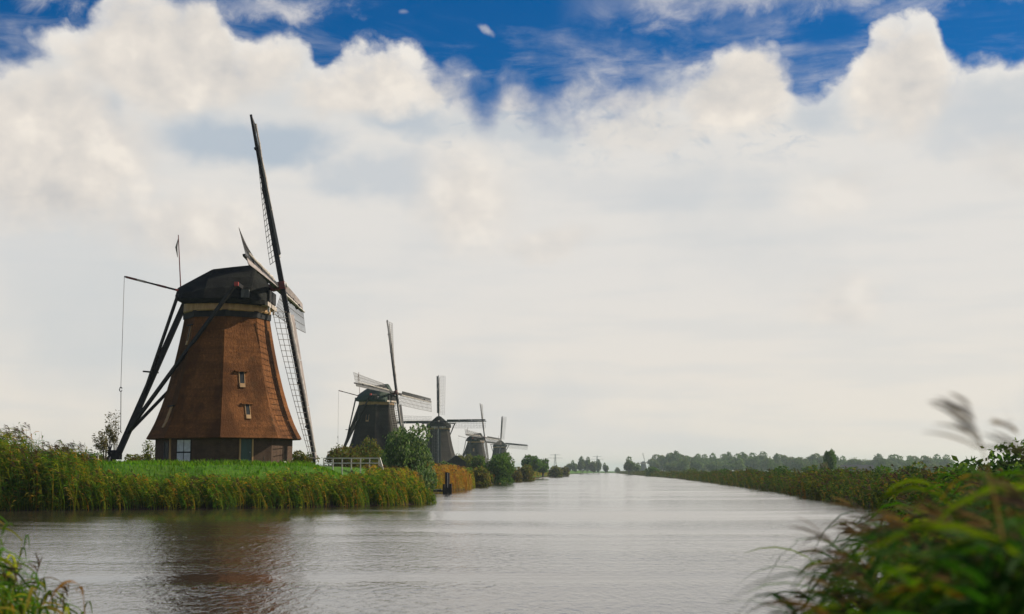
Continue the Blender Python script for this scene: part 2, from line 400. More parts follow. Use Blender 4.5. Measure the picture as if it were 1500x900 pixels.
def water_mat():
    m, g, p, out = mat_base('canal_water')
    co = g.n('ShaderNodeTexCoord').outputs['Object']
    p.inputs['Base Color'].default_value = (0.030, 0.025, 0.019, 1)
    p.inputs['Roughness'].default_value = 0.05; p.inputs['IOR'].default_value = 3.2
    w1 = g.noise(g.vm('MULTIPLY', co, (1.5, 0.55, 1)), 3.3, 3, 0.6, 0.6)
    w2 = g.noise(g.vm('MULTIPLY', co, (1.0, 0.5, 1)), 9.0, 3, 0.6, 0.3)
    w3 = g.noise(g.vm('MULTIPLY', co, (3.0, 0.5, 1)), 1.0, 3, 0.55, 0.5)
    gust = g.noise(g.vm('MULTIPLY', co, (0.018, 0.075, 1)), 1.0, 4, 0.6, 0.5)
    amp = g.m('MULTIPLY_ADD', g.ss(gust, 0.36, 0.66), 0.90, 0.20)
    h = g.m('ADD', g.m('MULTIPLY', w1, 1.3), g.m('ADD', g.m('MULTIPLY', w2, 0.16), g.m('MULTIPLY', w3, 0.9)))
    b = g.n('ShaderNodeBump'); b.inputs['Strength'].default_value = 1.0; b.inputs['Distance'].default_value = 0.030
    g.put(b.inputs['Height'], g.m('MULTIPLY', h, amp))
    # small waves roll with their longer gentle faces on the near-bank side
    g.put(p.inputs['Normal'], g.vm('NORMALIZE', g.vm('ADD', b.outputs[0], (0, -0.026, 0))))
    return m


M['meadow'] = ground_mat(); M['water'] = water_mat()

# ------------------------------------------------------------------ land and water
F_PX = 2083.0
def P(b, d):           # ground point on a compass bearing (b in picture columns of a 1500 wide frame) at distance d
    return ((b - 750) / F_PX * d, d)

SHORE = np.array([(-260, 10), (-60, 13.5), (-20, 13.5), (-8, 13.4), (-4.6, 13.2), (-3.9, 11.0), (-2.8, 7), (-0.8, 3.2), (0.5, 2.6), (1.6, 5.0), (3.0, 9), (5.6, 17),
                  (10, 30), (18, 58), (21.5, 80), (23.0, 97), (28.8, 150), (38, 266), (50, 435), (62, 684), (99, 1370), (150, 1500),
                  (90, 1480), (64, 1250), (37, 958), (10, 480), (-0.7, 300), (-5.2, 218), (-5.4, 171), (-8.6, 150), (-8.4, 125),
                  (-5.6, 101), (-6.6, 98), (-11, 92.5), (-18, 87.5), (-29.7, 83), (-60, 78), (-260, 60)], float)
EA = SHORE; EB = np.roll(SHORE, -1, 0)

def shore_dist(x, y):
    """signed distance to the waterline, + on land"""
    x = np.asarray(x, float); y = np.asarray(y, float)
    best = np.full(x.shape, 1e18); ins = np.zeros(x.shape, bool)
    for (ax, ay), (bx, by) in zip(EA, EB):
        dx, dy = bx - ax, by - ay
        t = np.clip(((x - ax) * dx + (y - ay) * dy) / (dx * dx + dy * dy), 0, 1)
        best = np.minimum(best, (x - ax - t * dx) ** 2 + (y - ay - t * dy) ** 2)
        with np.errstate(divide='ignore', invalid='ignore'):
            ins ^= ((ay > y) != (by > y)) & (x < (bx - ax) * (y - ay) / (by - ay) + ax)
    r = np.sqrt(best)
    return np.where(ins, -r, r)

def sstep(a, b, x):
    t = np.clip((x - a) / (b - a), 0, 1); return t * t * (3 - 2 * t)

def land(x, y):
    x = np.asarray(x, float); y = np.asarray(y, float)
    s = shore_dist(x, y)
    h = -1.0 + 1.45 * sstep(-1.6, 1.2, s) + 0.15 * sstep(1, 4, s)
    left = sstep(50, 70, y) * sstep(4, -4, x - 0.052 * y - 3)            # the mill dike runs along the left bank
    h = h + 2.08 * sstep(3.0, 9.5, s) * left
    return h + 0.05 * np.sin(x * 0.9 + 1.3 * np.sin(y * 0.7)) * sstep(0, 3, s)

def axis(spec):
    a = [spec[0][0]]
    for (lo, hi, st) in spec:
        a += list(np.arange(lo + st, hi + st * .5, st))
    return np.unique(np.round(a, 4))

def build_ground():
    xs = axis([(-6000, -1000, 500), (-1000, -200, 60), (-200, -70, 8), (-70, 45, 0.8), (45, 170, 4), (170, 1000, 60), (1000, 6000, 500)])
    ys = axis([(-600, -60, 60), (-60, 0, 4), (0, 180, 0.8), (180, 520, 4), (520, 1600, 15), (1600, 8000, 400)])
    X, Y = np.meshgrid(xs, ys)
    Z = land(X, Y)
    v = np.stack([X, Y, Z], -1).reshape(-1, 3); nx = len(xs); ny = len(ys)
    i = (np.arange(ny - 1)[:, None] * nx + np.arange(nx - 1)[None]).ravel()
    q = np.stack([i, i + 1, i + nx + 1, i + nx], 1)
    o = link('ground', np_mesh('ground', v, q), M['meadow'], smooth=True)
    tag(o, 'green meadow and mill dike along the canal', 'ground', kind='structure')
    w = MB().add([(-300, -10, 0), (260, -10, 0), (260, 1560, 0), (-300, 1560, 0)], [(0, 1, 2, 3)]).build('water', M['water'])
    tag(w, 'rippled grey canal water mirroring the cloudy sky', 'water', kind='structure')

build_ground()

# ------------------------------------------------------------------ windmills
def sail_xy(r, s):
    """point on a sail at radius r and s metres behind (+) or ahead (-) of the spar; the face twists towards the tip"""
    a = R(29 - 25 * ((r - 2) / 12.0) ** 1.4) if r > 2 else R(29)
    return Vector((-s * math.sin(a) + 0.10, s * math.cos(a), r))

def lattice_mesh(bar):
    mb = MB(); n = 27
    rs = [2.2 + (13.95 - 2.2) * i / (n - 1) for i in range(n)]
    for r in rs:
        mb.beam(sail_xy(r, 0.05), sail_xy(r, 2.05), bar, bar)
    for s in (0.72, 1.38, 2.0):
        for r0, r1 in zip(rs[:-1:2], rs[2::2]):
            mb.beam(sail_xy(r0, s), sail_xy(r1, s), bar, bar)
    return mb.mesh('lattice')

def board_mesh(r0, r1):
    mb = MB(); k = 6; rings = []
    for i in range(k + 1):
        r = r0 + (r1 - r0) * i / k
        a, b = sail_xy(r, -0.16), sail_xy(r, -0.62)
        o = Vector((0.022, 0, 0))
        rings.append([a - o, b - o, b + o, a + o])
    return mb.loft(rings).mesh('wind_board')

LATTICE = {}
BOARDS = [board_mesh(2.4, 6.05), board_mesh(6.12, 9.8), board_mesh(9.87, 13.95)]
def spar_mesh():
    mb = MB()
    mb.beam((0, 0, 0.3), (0, 0, 7.5), 0.36, 0.40, 0.30, 0.32)
    mb.beam((0, 0, 7.5), (0, 0, 14.25), 0.30, 0.32, 0.17, 0.18)
    for r in (3.4, 7.9, 11.4): mb.box((0, 0, r), (0.42, 0.42, 0.16))
    return mb.mesh('sail')
SPAR = spar_mesh()
def cloth_mesh():
    rnd = random.Random(4); pts = []; rad = []
    for i in range(22):
        r = 2.3 + 11.2 * i / 21
        p = sail_xy(r, 0.22); pts.append((p.x + 0.16 + rnd.uniform(-.02, .02), p.y + rnd.uniform(-.03, .03), r))
        rad.append(rnd.uniform(0.10, 0.16) * (1 - 0.35 * i / 21))
    return MB().tube(pts, rad, 7).mesh('rolled_sail_cloth')
CLOTH = cloth_mesh()

TOWER = [(2.1, 6.00), (2.6, 5.72), (3.4, 5.34), (4.6, 4.90), (6.0, 4.48), (7.6, 4.08), (9.2, 3.74), (10.6, 3.48), (11.6, 3.32)]
def tower_r(z):
    for (z0, r0), (z1, r1) in zip(TOWER, TOWER[1:]):
        if z <= z1: return r0 + (r1 - r0) * (z - z0) / (z1 - z0)
    return TOWER[-1][1]

def octo(r, z, a0):
    return [(r * math.cos(a0 + k * math.pi / 4), r * math.sin(a0 + k * math.pi / 4), z) for k in range(8)]

def mill(label, x, y, z, facing, beta, oct_world, thatch, cap_mat, lath, group, detail=True, scale=1.0, wall=None, bar=0.05, sail_dark=None):
    root = empty('windmill', (x, y, z), R(facing)); root.scale = (scale,) * 3
    tag(root, label, 'windmill', group)
    a0 = R(oct_world - facing)
    wall = wall or M['brick_dark']
    # brick foot with uv in metres
    rings = [octo(5.28, -0.6, a0), octo(5.28, 2.35, a0)]
    w = MB().loft(rings).build('base_wall', wall, root)
    uvl = w.data.uv_layers.new(name='UVMap')
    for pl in w.data.polygons:
        for li in pl.loop_indices:
            co = w.data.vertices[w.data.loops[li].vertex_index].co
            n = pl.normal; t = Vector((-n.y, n.x, 0))
            uvl.data[li].uv = (co.dot(t) + 40, co.z)
    # thatched eight-sided body, overhanging eave with a thick underside
    rr = [octo(5.2, 2.12, a0), octo(5.85, 2.02, a0)]
    zs = np.linspace(2.1, 11.6, 16)
    rnd = random.Random(int(x * 7 + y))
    for zz in zs: rr.append(octo(tower_r(zz), float(zz), a0))
    MB().loft(rr).build('thatched_tower', thatch, root)
    MB().loft([octo(3.42, 11.45, a0), octo(3.44, 11.95, a0)]).build('dark_band', M['tar_wood'], root)
    n = 32; ring = lambda r, zz: [(r * math.cos(2 * math.pi * k / n), r * math.sin(2 * math.pi * k / n), zz) for k in range(n)]
    MB().loft([ring(3.34, 11.9), ring(3.40, 12.0), ring(3.36, 12.75)]).build('curb_ring', M['tan_wood'], root)
    # cap: hipped at the back, ridge rising to the front
    secs = [(-3.95, 0.9, 13.0, 14.05), (-3.2, 2.25, 12.62, 14.45), (-2.2, 3.0, 12.5, 15.0), (-1.2, 3.45, 12.46, 15.55), (0.4, 3.65, 12.44, 15.74), (2.2, 3.35, 12.42, 15.92),
            (2.35, 3.30, 12.42, 15.90), (2.9, 2.95, 12.42, 15.0), (3.38, 2.55, 12.42, 14.05)]
    rings = []
    for (sx, wv, ze, zr) in secs:
        half = [(wv, ze), (wv * 1.03, ze + 0.35), (wv * 0.86, ze + 0.38 * (zr - ze)), (wv * 0.55, ze + 0.66 * (zr - ze)), (wv * 0.18, ze + 0.955 * (zr - ze)), (0, zr)]
        prof = half + [(-a, b) for a, b in reversed(half[:-1])]
        rings.append([(sx, a, b) for a, b in prof])
    cap = MB().loft(rings).build('cap', cap_mat, root)
    # breast boards below the shaft and the shaft's neck
    fb = MB()
    fb.box((3.30, 0, 12.55), (0.5, 4.4, 0.32))
    fb.build('weather_beam', M['pale_wood'], root)
    MB().box((3.50, 0, 13.25), (0.16, 3.2, 0.9)).build('breast_board', M['tar_wood'], root)
    for q in (-1, 1):
        MB().beam((3.45, q * 1.25, 12.0), (3.50, q * 1.15, 12.75), 0.16).build('breast_post', M['white_paint'], root)
    # windshaft
    tau = R(11.5); s = Vector((math.cos(tau), 0, math.sin(tau))); u = Vector((-math.sin(tau), 0, math.cos(tau))); yv = Vector((0, 1, 0))
    hub = Vector((4.08, 0, 14.2))
    sh = MB().tube([hub - s * 1.6, hub - s * 0.5], 0.30, 12).build('windshaft', M['dark_red'], root)
    can = MB()
    can.beam(hub - s * 0.62, hub + s * 0.45, 0.62, 0.62)
    can.build('canister', M['dark_red'], sh)
    MB().tube([hub + s * 0.45, hub + s * 0.62], [0.26, 0.18], 12).build('shaft_end', M['white_paint'], sh)
    if bar not in LATTICE: LATTICE[bar] = lattice_mesh(bar)
    for k in range(4):
        b = R(beta + 90 * k)
        r = u * math.cos(b) + yv * math.sin(b)
        t = r.cross(s)
        mat = Matrix((s, t, r)).transposed().to_4x4()
        off = hub + s * (0.22 if k % 2 == 0 else -0.22)
        mat.translation = off
        sp = bpy.data.objects.new('sail', SPAR); COL.objects.link(sp)
        if not SPAR.materials: SPAR.materials.append(M['black_steel'])
        sp.parent = root; sp.matrix_local = mat
        me = LATTICE[bar]
        if lath.name not in [m.name for m in me.materials]: me.materials.append(lath)
        o = bpy.data.objects.new('lattice', me); COL.objects.link(o); o.parent = sp
        if me.materials[0] != lath:
            o.material_slots[0].link = 'OBJECT'; o.material_slots[0].material = lath
        for bm in BOARDS:
            if not bm.materials: bm.materials.append(M['wind_board'])
            o = bpy.data.objects.new('wind_board', bm); COL.objects.link(o); o.parent = sp
            if sail_dark: o.material_slots[0].link = 'OBJECT'; o.material_slots[0].material = M['board_dark']
        if detail:
            if not CLOTH.materials: CLOTH.materials.append(M['canvas'])
            o = bpy.data.objects.new('rolled_sail_cloth', CLOTH); COL.objects.link(o); o.parent = sp
    # tail: pole, braces, cross beams, winch
    foot = Vector((-8.35, 0, 0.75))
    tp = MB().beam((-3.3, 0, 13.0), foot, 0.34, 0.42, 0.38, 0.46).build('tail_pole', M['black_steel'], root)
    lb = MB().beam((1.6, -4.9, 13.7), (1.6, 4.9, 13.7), 0.28).build('long_beam', M['black_steel'], root)
    for q in (-1, 1): MB().box((1.6, q * 5.0, 13.7), (0.31, 0.24, 0.31)).build('beam_end', M['red_paint'], lb)
    MB().beam((-3.55, -1.85, 13.2), (-3.55, 1.85, 13.2), 0.28).build('short_beam', M['black_steel'], root)
    tl = lambda zz: Vector((-3.3 - 5.05 * (13.0 - zz) / 12.25, 0, zz))
    for q in (-1, 1):
        e = tl(2.6); MB().beam((1.45, q * 4.8, 13.65), (e.x, q * 0.22, e.z), 0.24).build('long_brace', M['black_steel'], root)
        e = tl(5.6); MB().beam((-3.6, q * 1.7, 13.15), (e.x, q * 0.24, e.z), 0.19).build('short_brace', M['black_steel'], root)
    if detail:
        e = tl(7.4)
        MB().beam((e.x - 0.7, -0.8, 7.35), (e.x + 0.1, 0.7, 7.35), 0.12).build('cross_piece', M['black_steel'], root)
        wn = MB().box((-8.45, 0, 0.75), (0.7, 1.0, 0.5)).build('winch_block', M['tar_wood'], root)
        cw = MB(); c = Vector((-8.95, 0, 1.05))
        for i in range(8):
            aa = i * math.pi / 4; cw.beam(c, c + Vector((0, math.cos(aa) * .95, math.sin(aa) * .95)), 0.08)
        cw.tube([c - Vector((.12, 0, 0)), c + Vector((.5, 0, 0))], 0.2, 10)
        cw.build('capstan_wheel', M['tar_wood'], wn)
        MB().beam((-8.9, -0.7, -0.3), (-8.7, -0.35, 1.0), 0.12).build('prop', M['pale_wood'], wn)
        # brake lever with striped paint, rope and hook
        a, b = Vector((-3.6, -0.5, 13.72)), Vector((-8.05, -0.7, 14.85))
        bl = MB().beam(a, b, 0.13, 0.15, 0.10, 0.11).build('brake_lever', M['tar_wood'], root)
        for f0, f1, mm in ((0.02, 0.10, 'red_paint'), (0.26, 0.42, 'dark_red'), (0.62, 0.78, 'pale_wood'), (0.78, 0.97, 'dark_red')):
            MB().beam(a.lerp(b, f0), a.lerp(b, f1), 0.145, 0.165, 0.14, 0.16).build('paint_stripe', M[mm], bl)
        MB().tube([b, (b.x, b.y, 6.0)], 0.02, 5).build('brake_rope', M['rope'], root)
        hk = MB(); hp = [(b.x + 0.10 * math.cos(t), b.y, 5.95 + 0.17 * math.sin(t)) for t in np.linspace(0.3, 2 * math.pi - 0.2, 12)]
        hk.tube(hp, 0.035, 6); hk.tube([(b.x + .02, b.y, 5.8), (b.x + 0.10, b.y, 2.6)], 0.028, 5); hk.build('rope_hook', M['tar_wood'], root)
        fp = MB().tube([(-3.75, 0, 14.1), (-4.05, 0, 18.3)], [0.05, 0.035], 6).build('flag_pole', M['dark_red'], root)
        MB().tube([(-4.05, 0, 18.0), (-4.18, 0, 17.3), (-4.06, .03, 16.5)], [0.02, 0.09, 0.02], 6).build('furled_flag', M['rope'], fp)
        # cheek boards where the long beam leaves the cap
        for q in (-1, 1):
            MB().beam((1.7, q * 3.42, 13.15), (2.3, q * 3.40, 13.15), 0.5, 0.62).build('cheek_board', M['grey_wood'], root)
    return root, a0


def facet_frame(a0, k):
    """normal angle of facet k (between corners k and k+1)"""
    return a0 + (k + 0.5) * math.pi / 4

def on_facet(root, a0, k, side, z0, z1, w, mats, name='window', depth=0.12):
    """an opening set in the thatch: lintel, dark pane and wooden sill, following the slope"""
    na = facet_frame(a0, k); n = Vector((math.cos(na), math.sin(na), 0)); t = Vector((-n.y, n.x, 0)); c8 = math.cos(math.pi / 8)
    p = lambda s, zz, off: n * (tower_r(zz) * c8 + off) + t * (side + s) + Vector((0, 0, zz))
    def slab(za, zb, ww, o0, o1):
        vs = [p(-ww / 2, za, o0), p(ww / 2, za, o0), p(ww / 2, zb, o0), p(-ww / 2, zb, o0), p(-ww / 2, za, o1), p(ww / 2, za, o1), p(ww / 2, zb, o1), p(-ww / 2, zb, o1)]
        return MB().add(vs, [(0, 3, 2, 1), (4, 5, 6, 7), (0, 1, 5, 4), (1, 2, 6, 5), (2, 3, 7, 6), (3, 0, 4, 7)])
    win = slab(z0, z1, w, -0.3, 0.03).build(name, mats[0], root)
    slab(z0 - 0.30, z0, w * 1.05, -0.3, 0.09).build('sill', mats[1], win)
    slab(z1, z1 + 0.10, w * 2.6, -0.3, 0.16).build('thatch_lintel', mats[2], win)
    for q in (-1, 1):
        e = slab(z0, z1, w * .12, -0.1, 0.06); 
        for i, v in enumerate(e.v): e.v[i] = tuple(Vector(v) + t * q * w * .5)
        e.build('jamb', mats[1], win)
    return win

MGROUP = 'windmills along the canal dike'
m1x, m1y, m1z = -22.55, 112.0, 2.68
mill1, oa = mill('large brown thatched windmill, the biggest, on the bright grass behind the reed fringe', m1x, m1y, m1z, 0.5, 1.5, -81.6,
                 M['thatch_brown'], M['cap_dark'], M['lath'], MGROUP, bar=0.036)
# openings of the near mill (facets counted from the corner that points to the water)
on_facet(mill1, oa, 0, -0.15, 6.25, 7.15, 0.42, (M['glass_dark'], M['tan_wood'], M['thatch_brown']))
on_facet(mill1, oa, 0, 0.12, 3.85, 4.65, 0.36, (M['glass_dark'], M['tan_wood'], M['thatch_brown']))
on_facet(mill1, oa, 6, 0.9, 3.2, 4.5, 0.5, (M['tan_wood'], M['tan_wood'], M['tar_wood']))
on_facet(mill1, oa, 6, 0.75, 9.6, 10.8, 0.4, (M['glass_dark'], M['tan_wood'], M['tar_wood']))

def wall_piece(root, a0, k, side, z0, z1, w, th, mat, name, parent=None, base=5.28):
    na = facet_frame(a0, k); n = Vector((math.cos(na), math.sin(na), 0)); t = Vector((-n.y, n.x, 0)); ap = base * math.cos(math.pi / 8)
    mb = MB(); rr = []
    for zz in (z0, z1):
        c = n * (ap + th / 2) + t * side + Vector((0, 0, zz))
        rr.append([c - t * w / 2 - n * th / 2, c + t * w / 2 - n * th / 2, c + t * w / 2 + n * th / 2, c - t * w / 2 + n * th / 2])
    return mb.loft(rr).build(name, mat, parent or root)

door = wall_piece(mill1, oa, 0, -0.02, -0.1, 2.0, 0.86, 0.05, M['green_paint'], 'door')
for q in (-1, 1): wall_piece(mill1, oa, 0, -0.02 + q * 0.50, -0.1, 2.02, 0.12, 0.10, M['tan_wood'], 'door_jamb', door)
wall_piece(mill1, oa, 0, 0.26, 0.95, 1.05, 0.05, 0.12, M['galv'], 'handle', door)
sh = wall_piece(mill1, oa, 7, -0.95, 0.25, 1.98, 1.16, 0.06, M['tar_wood'], 'shutter_door')
for ix in (-1, 1):
    for z0, z1 in ((0.33, 0.95), (1.06, 1.93)):
        wall_piece(mill1, oa, 7, -0.95 + ix * 0.285, z0, z1, 0.50, 0.10, M['blue_white'], 'panel', sh)
wn = wall_piece(mill1, oa, 6, 0.95, 0.55, 1.75, 0.8, 0.05, M['glass_dark'], 'base_window')
for q in (-1, 1): wall_piece(mill1, oa, 6, 0.95 + q * 0.43, 0.45, 1.85, 0.09, 0.09, M['grey_wood'], 'frame', wn)
wall_piece(mill1, oa, 6, 1.92, -0.3, 2.1, 0.14, 0.12, M['tan_wood'], 'corner_post')

g2 = dict(group=MGROUP)
mill2, ob = mill('dark thatched windmill behind the big willow, green cap and pale rolled sails', *P(552, 270), 2.75, -25, 4.5, -79 - 9, M['thatch_grey'], M['cap_green'], M['lath_pale'], MGROUP, bar=0.05, sail_dark=True)
on_facet(mill2, ob, 7, -0.2, 9.0, 10.0, 0.55, (M['glass_dark'], M['tan_wood'], M['thatch_grey']))
mill3, oc = mill('dark windmill facing the water, its four black sails in an upright cross', *P(643, 430), 2.75, -87, -0.5, -87 + 4, M['thatch_grey'], M['cap_dark'], M['lath_pale'], MGROUP, bar=0.05, sail_dark=True)
mill4, od = mill('small far windmill half hidden by bushes, its near sail pointing up over the cap', *P(697, 590), 1.9, -30, 4.0, -80, M['thatch_grey'], M['cap_dark'], M['lath_pale'], MGROUP, bar=0.06, sail_dark=True)
on_facet(mill4, od, 7, 0.0, 8.6, 9.6, 0.6, (M['tan_wood'], M['tan_wood'], M['thatch_grey']))
mill5, oe = mill('farthest windmill of the row, only cap and sails above the bushes', *P(732, 735), 2.1, -82, 5.5, -80, M['thatch_grey'], M['cap_dark'], M['lath_pale'], MGROUP, bar=0.06, sail_dark=True)
mill6, of = mill('tiny windmill on the horizon beside the dark round tree', *P(941, 1900), 0.6, -60, -8, -80, M['thatch_grey'], M['cap_dark'], M['lath_pale'], MGROUP, detail=False, scale=0.9, bar=0.06, sail_dark=True)

# ------------------------------------------------------------------ reeds
GREEN = np.array([(0.050, 0.125, 0.007), (0.090, 0.165, 0.009), (0.190, 0.225, 0.014), (0.050, 0.140, 0.012)])
OCHRE = np.array([(0.28, 0.19, 0.018), (0.31, 0.15, 0.014), (0.21, 0.18, 0.02), (0.36, 0.26, 0.06)])
ORANGE = np.array([(0.34, 0.145, 0.025), (0.28, 0.115, 0.022), (0.30, 0.19, 0.04), (0.22, 0.14, 0.03)])
BROWN = np.array([(0.090, 0.062, 0.044), (0.072, 0.050, 0.036), (0.115, 0.082, 0.056), (0.085, 0.058, 0.046)])

def ribbons(p0, p1, p2, p3, w0, col, seg, side):
    """cubic ribbons, one per row; returns verts, quads, colours"""
    N = len(p0); t = np.linspace(0, 1, seg + 1)[None, :, None]
    p = ((1 - t) ** 3) * p0[:, None] + 3 * ((1 - t) ** 2) * t * p1[:, None] + 3 * (1 - t) * t * t * p2[:, None] + t ** 3 * p3[:, None]
    wd = (w0[:, None, None] * (np.sin(np.pi * (0.12 + 0.86 * t)) ** 0.7)) * 0.5
    a = p + side[:, None] * wd; b = p - side[:, None] * wd
    v = np.stack([a, b], 2).reshape(-1, 3)
    i = (np.arange(N)[:, None] * (seg + 1) * 2 + np.arange(seg)[None] * 2).ravel()
    q = np.stack([i, i + 1, i + 3, i + 2], 1)
    c = np.repeat(col, (seg + 1) * 2, 0)
    return v, q, c

def reed_mesh(name, base, h, seed, lean=0.28, leaves=7, lw=0.028, sw=0.012, pal=(GREEN, OCHRE), mixp=0.25, plume=0.25, ll=0.42, wind=(-1, 0.1), plume_size=0.30, droop=0.4, seg=4, jitter=.10):
    rs = np.random.RandomState(seed); base = np.asarray(base, float); N = len(base); h = np.asarray(h, float)
    wind = np.array([*wind, 0.0]); wind /= np.linalg.norm(wind)
    ln = lean * h * rs.uniform(0.5, 1.5, N)
    jit = np.stack([rs.normal(0, jitter, N) * h, rs.normal(0, jitter, N) * h, np.zeros(N)], 1)
    up = np.array([0, 0, 1.0])
    P0 = base; P1 = base + up * (h * .4)[:, None]; P3 = base + up * (h * 0.96)[:, None] + wind * ln[:, None] + jit
    P2 = base + up * (h * .75)[:, None] + wind * (ln * .35)[:, None] + jit * .4
    pick = rs.rand(N) < mixp
    ca = pal[0][rs.randint(0, len(pal[0]), N)]; cb = pal[1][rs.randint(0, len(pal[1]), N)]
    col = np.where(pick[:, None], cb, ca) * rs.uniform(0.75, 1.25, (N, 1))
    parts = []
    ang = rs.uniform(0, np.pi, N); side = np.stack([np.cos(ang), np.sin(ang), np.zeros(N)], 1)
    stem_col = col * 0.8 + np.array([0.05, 0.04, 0.012]) * .5
    parts.append(ribbons(P0, P1, P2, P3, np.full(N, sw) * 1.6, stem_col, seg, side))
    B = lambda t: ((1 - t) ** 3)[:, None] * P0 + (3 * (1 - t) ** 2 * t)[:, None] * P1 + (3 * (1 - t) * t * t)[:, None] * P2 + (t ** 3)[:, None] * P3
    for k in range(leaves):
        t = np.clip(rs.uniform(0.18, 0.98, N), 0, 1); o = B(t)
        L = ll * (0.6 + 0.8 * rs.rand(N)) * np.minimum(h, 2.6) * 0.5
        az = rs.uniform(0, 2 * np.pi, N)
        d = np.stack([np.cos(az), np.sin(az), np.zeros(N)], 1) * 0.8 + wind * 0.85
        d /= np.linalg.norm(d, axis=1, keepdims=True)
        dr = droop * rs.uniform(0.2, 1.6, N)
        q1 = o + d * (L * .25)[:, None] + up * (L * .30)[:, None]
        q2 = o + d * (L * .68)[:, None] + up * (L * .34)[:, None]
        q3 = o + d * L[:, None] + up * (L * (0.30 - dr))[:, None]
        tw = rs.uniform(-1, 1, N)
        s = np.cross(d, up); s = s * 0.8 + up * tw[:, None] * 0.7; s /= np.linalg.norm(s, axis=1, keepdims=True)
        lc = col * rs.uniform(0.7, 1.35, (N, 1))
        dead = rs.rand(N) < 0.045 + 0.35 * mixp * (t < .45)
        lc = np.where(dead[:, None], pal[1][rs.randint(0, len(pal[1]), N)], lc)
        parts.append(ribbons(o, q1, q2, q3, lw * rs.uniform(0.7, 1.3, N), lc, seg, s))
    pk = np.where(rs.rand(N) < plume)[0]
    if len(pk):
        n = len(pk); top = P3[pk]; dirn = (P3 - P2)[pk]; dirn /= np.linalg.norm(dirn, axis=1, keepdims=True)
        for k in range(12):
            f = k / 12.0; L = plume_size * (1.05 - 0.55 * f) * rs.uniform(0.7, 1.2, n)
            o = top + dirn * (plume_size * (f * 0.9 - 0.25))
            d = dirn * 0.55 + wind * 0.75 + rs.normal(0, .28, (n, 3)); d /= np.linalg.norm(d, axis=1, keepdims=True)
            q1 = o + d * (L * .3)[:, None]; q2 = o + d * (L * .65)[:, None] - up * (L * .04)[:, None]; q3 = o + d * L[:, None] - up * (L * .22)[:, None]
            s = np.cross(d, rs.normal(0, 1, (n, 3))); s /= np.linalg.norm(s, axis=1, keepdims=True)
            parts.append(ribbons(o, q1, q2, q3, np.full(n, lw * 0.55), BROWN[rs.randint(0, 4, n)] * rs.uniform(.6, 1.2, (n, 1)), seg, s))
    V = []; Q = []; C = []; b = 0
    for v, q, c in parts:
        V.append(v); Q.append(q + b); C.append(c); b += len(v)
    return np_mesh(name, np.concatenate(V), np.concatenate(Q), np.concatenate(C))

def scatter(n, seed, xr, yr, lo, hi, extra=None):
    """points with lo < distance from the waterline < hi"""
    rs = np.random.RandomState(seed); out = []
    got = 0
    while got < n:
        x = rs.uniform(*xr, n * 3); y = rs.uniform(*yr, n * 3); s = shore_dist(x, y)
        k = (s > lo) & (s < hi)
        if extra is not None: k &= extra(x, y)
        x, y = x[k], y[k]
        if len(x) == 0: raise RuntimeError('no room')
        out.append(np.stack([x, y, np.maximum(land(x, y), -0.25)], 1)); got += len(x)
    return np.concatenate(out)[:n]

def reed_bed(label, base, h, seed, cat='reeds', **kw):
    o = link('reed_bed', reed_mesh('reed_bed', base, h, seed, **kw), M['reed'])
    tag(o, label, cat, kind='stuff'); return o

def rnd_h(n, seed, lo, hi): return np.random.RandomState(seed + 99).uniform(lo, hi, n)

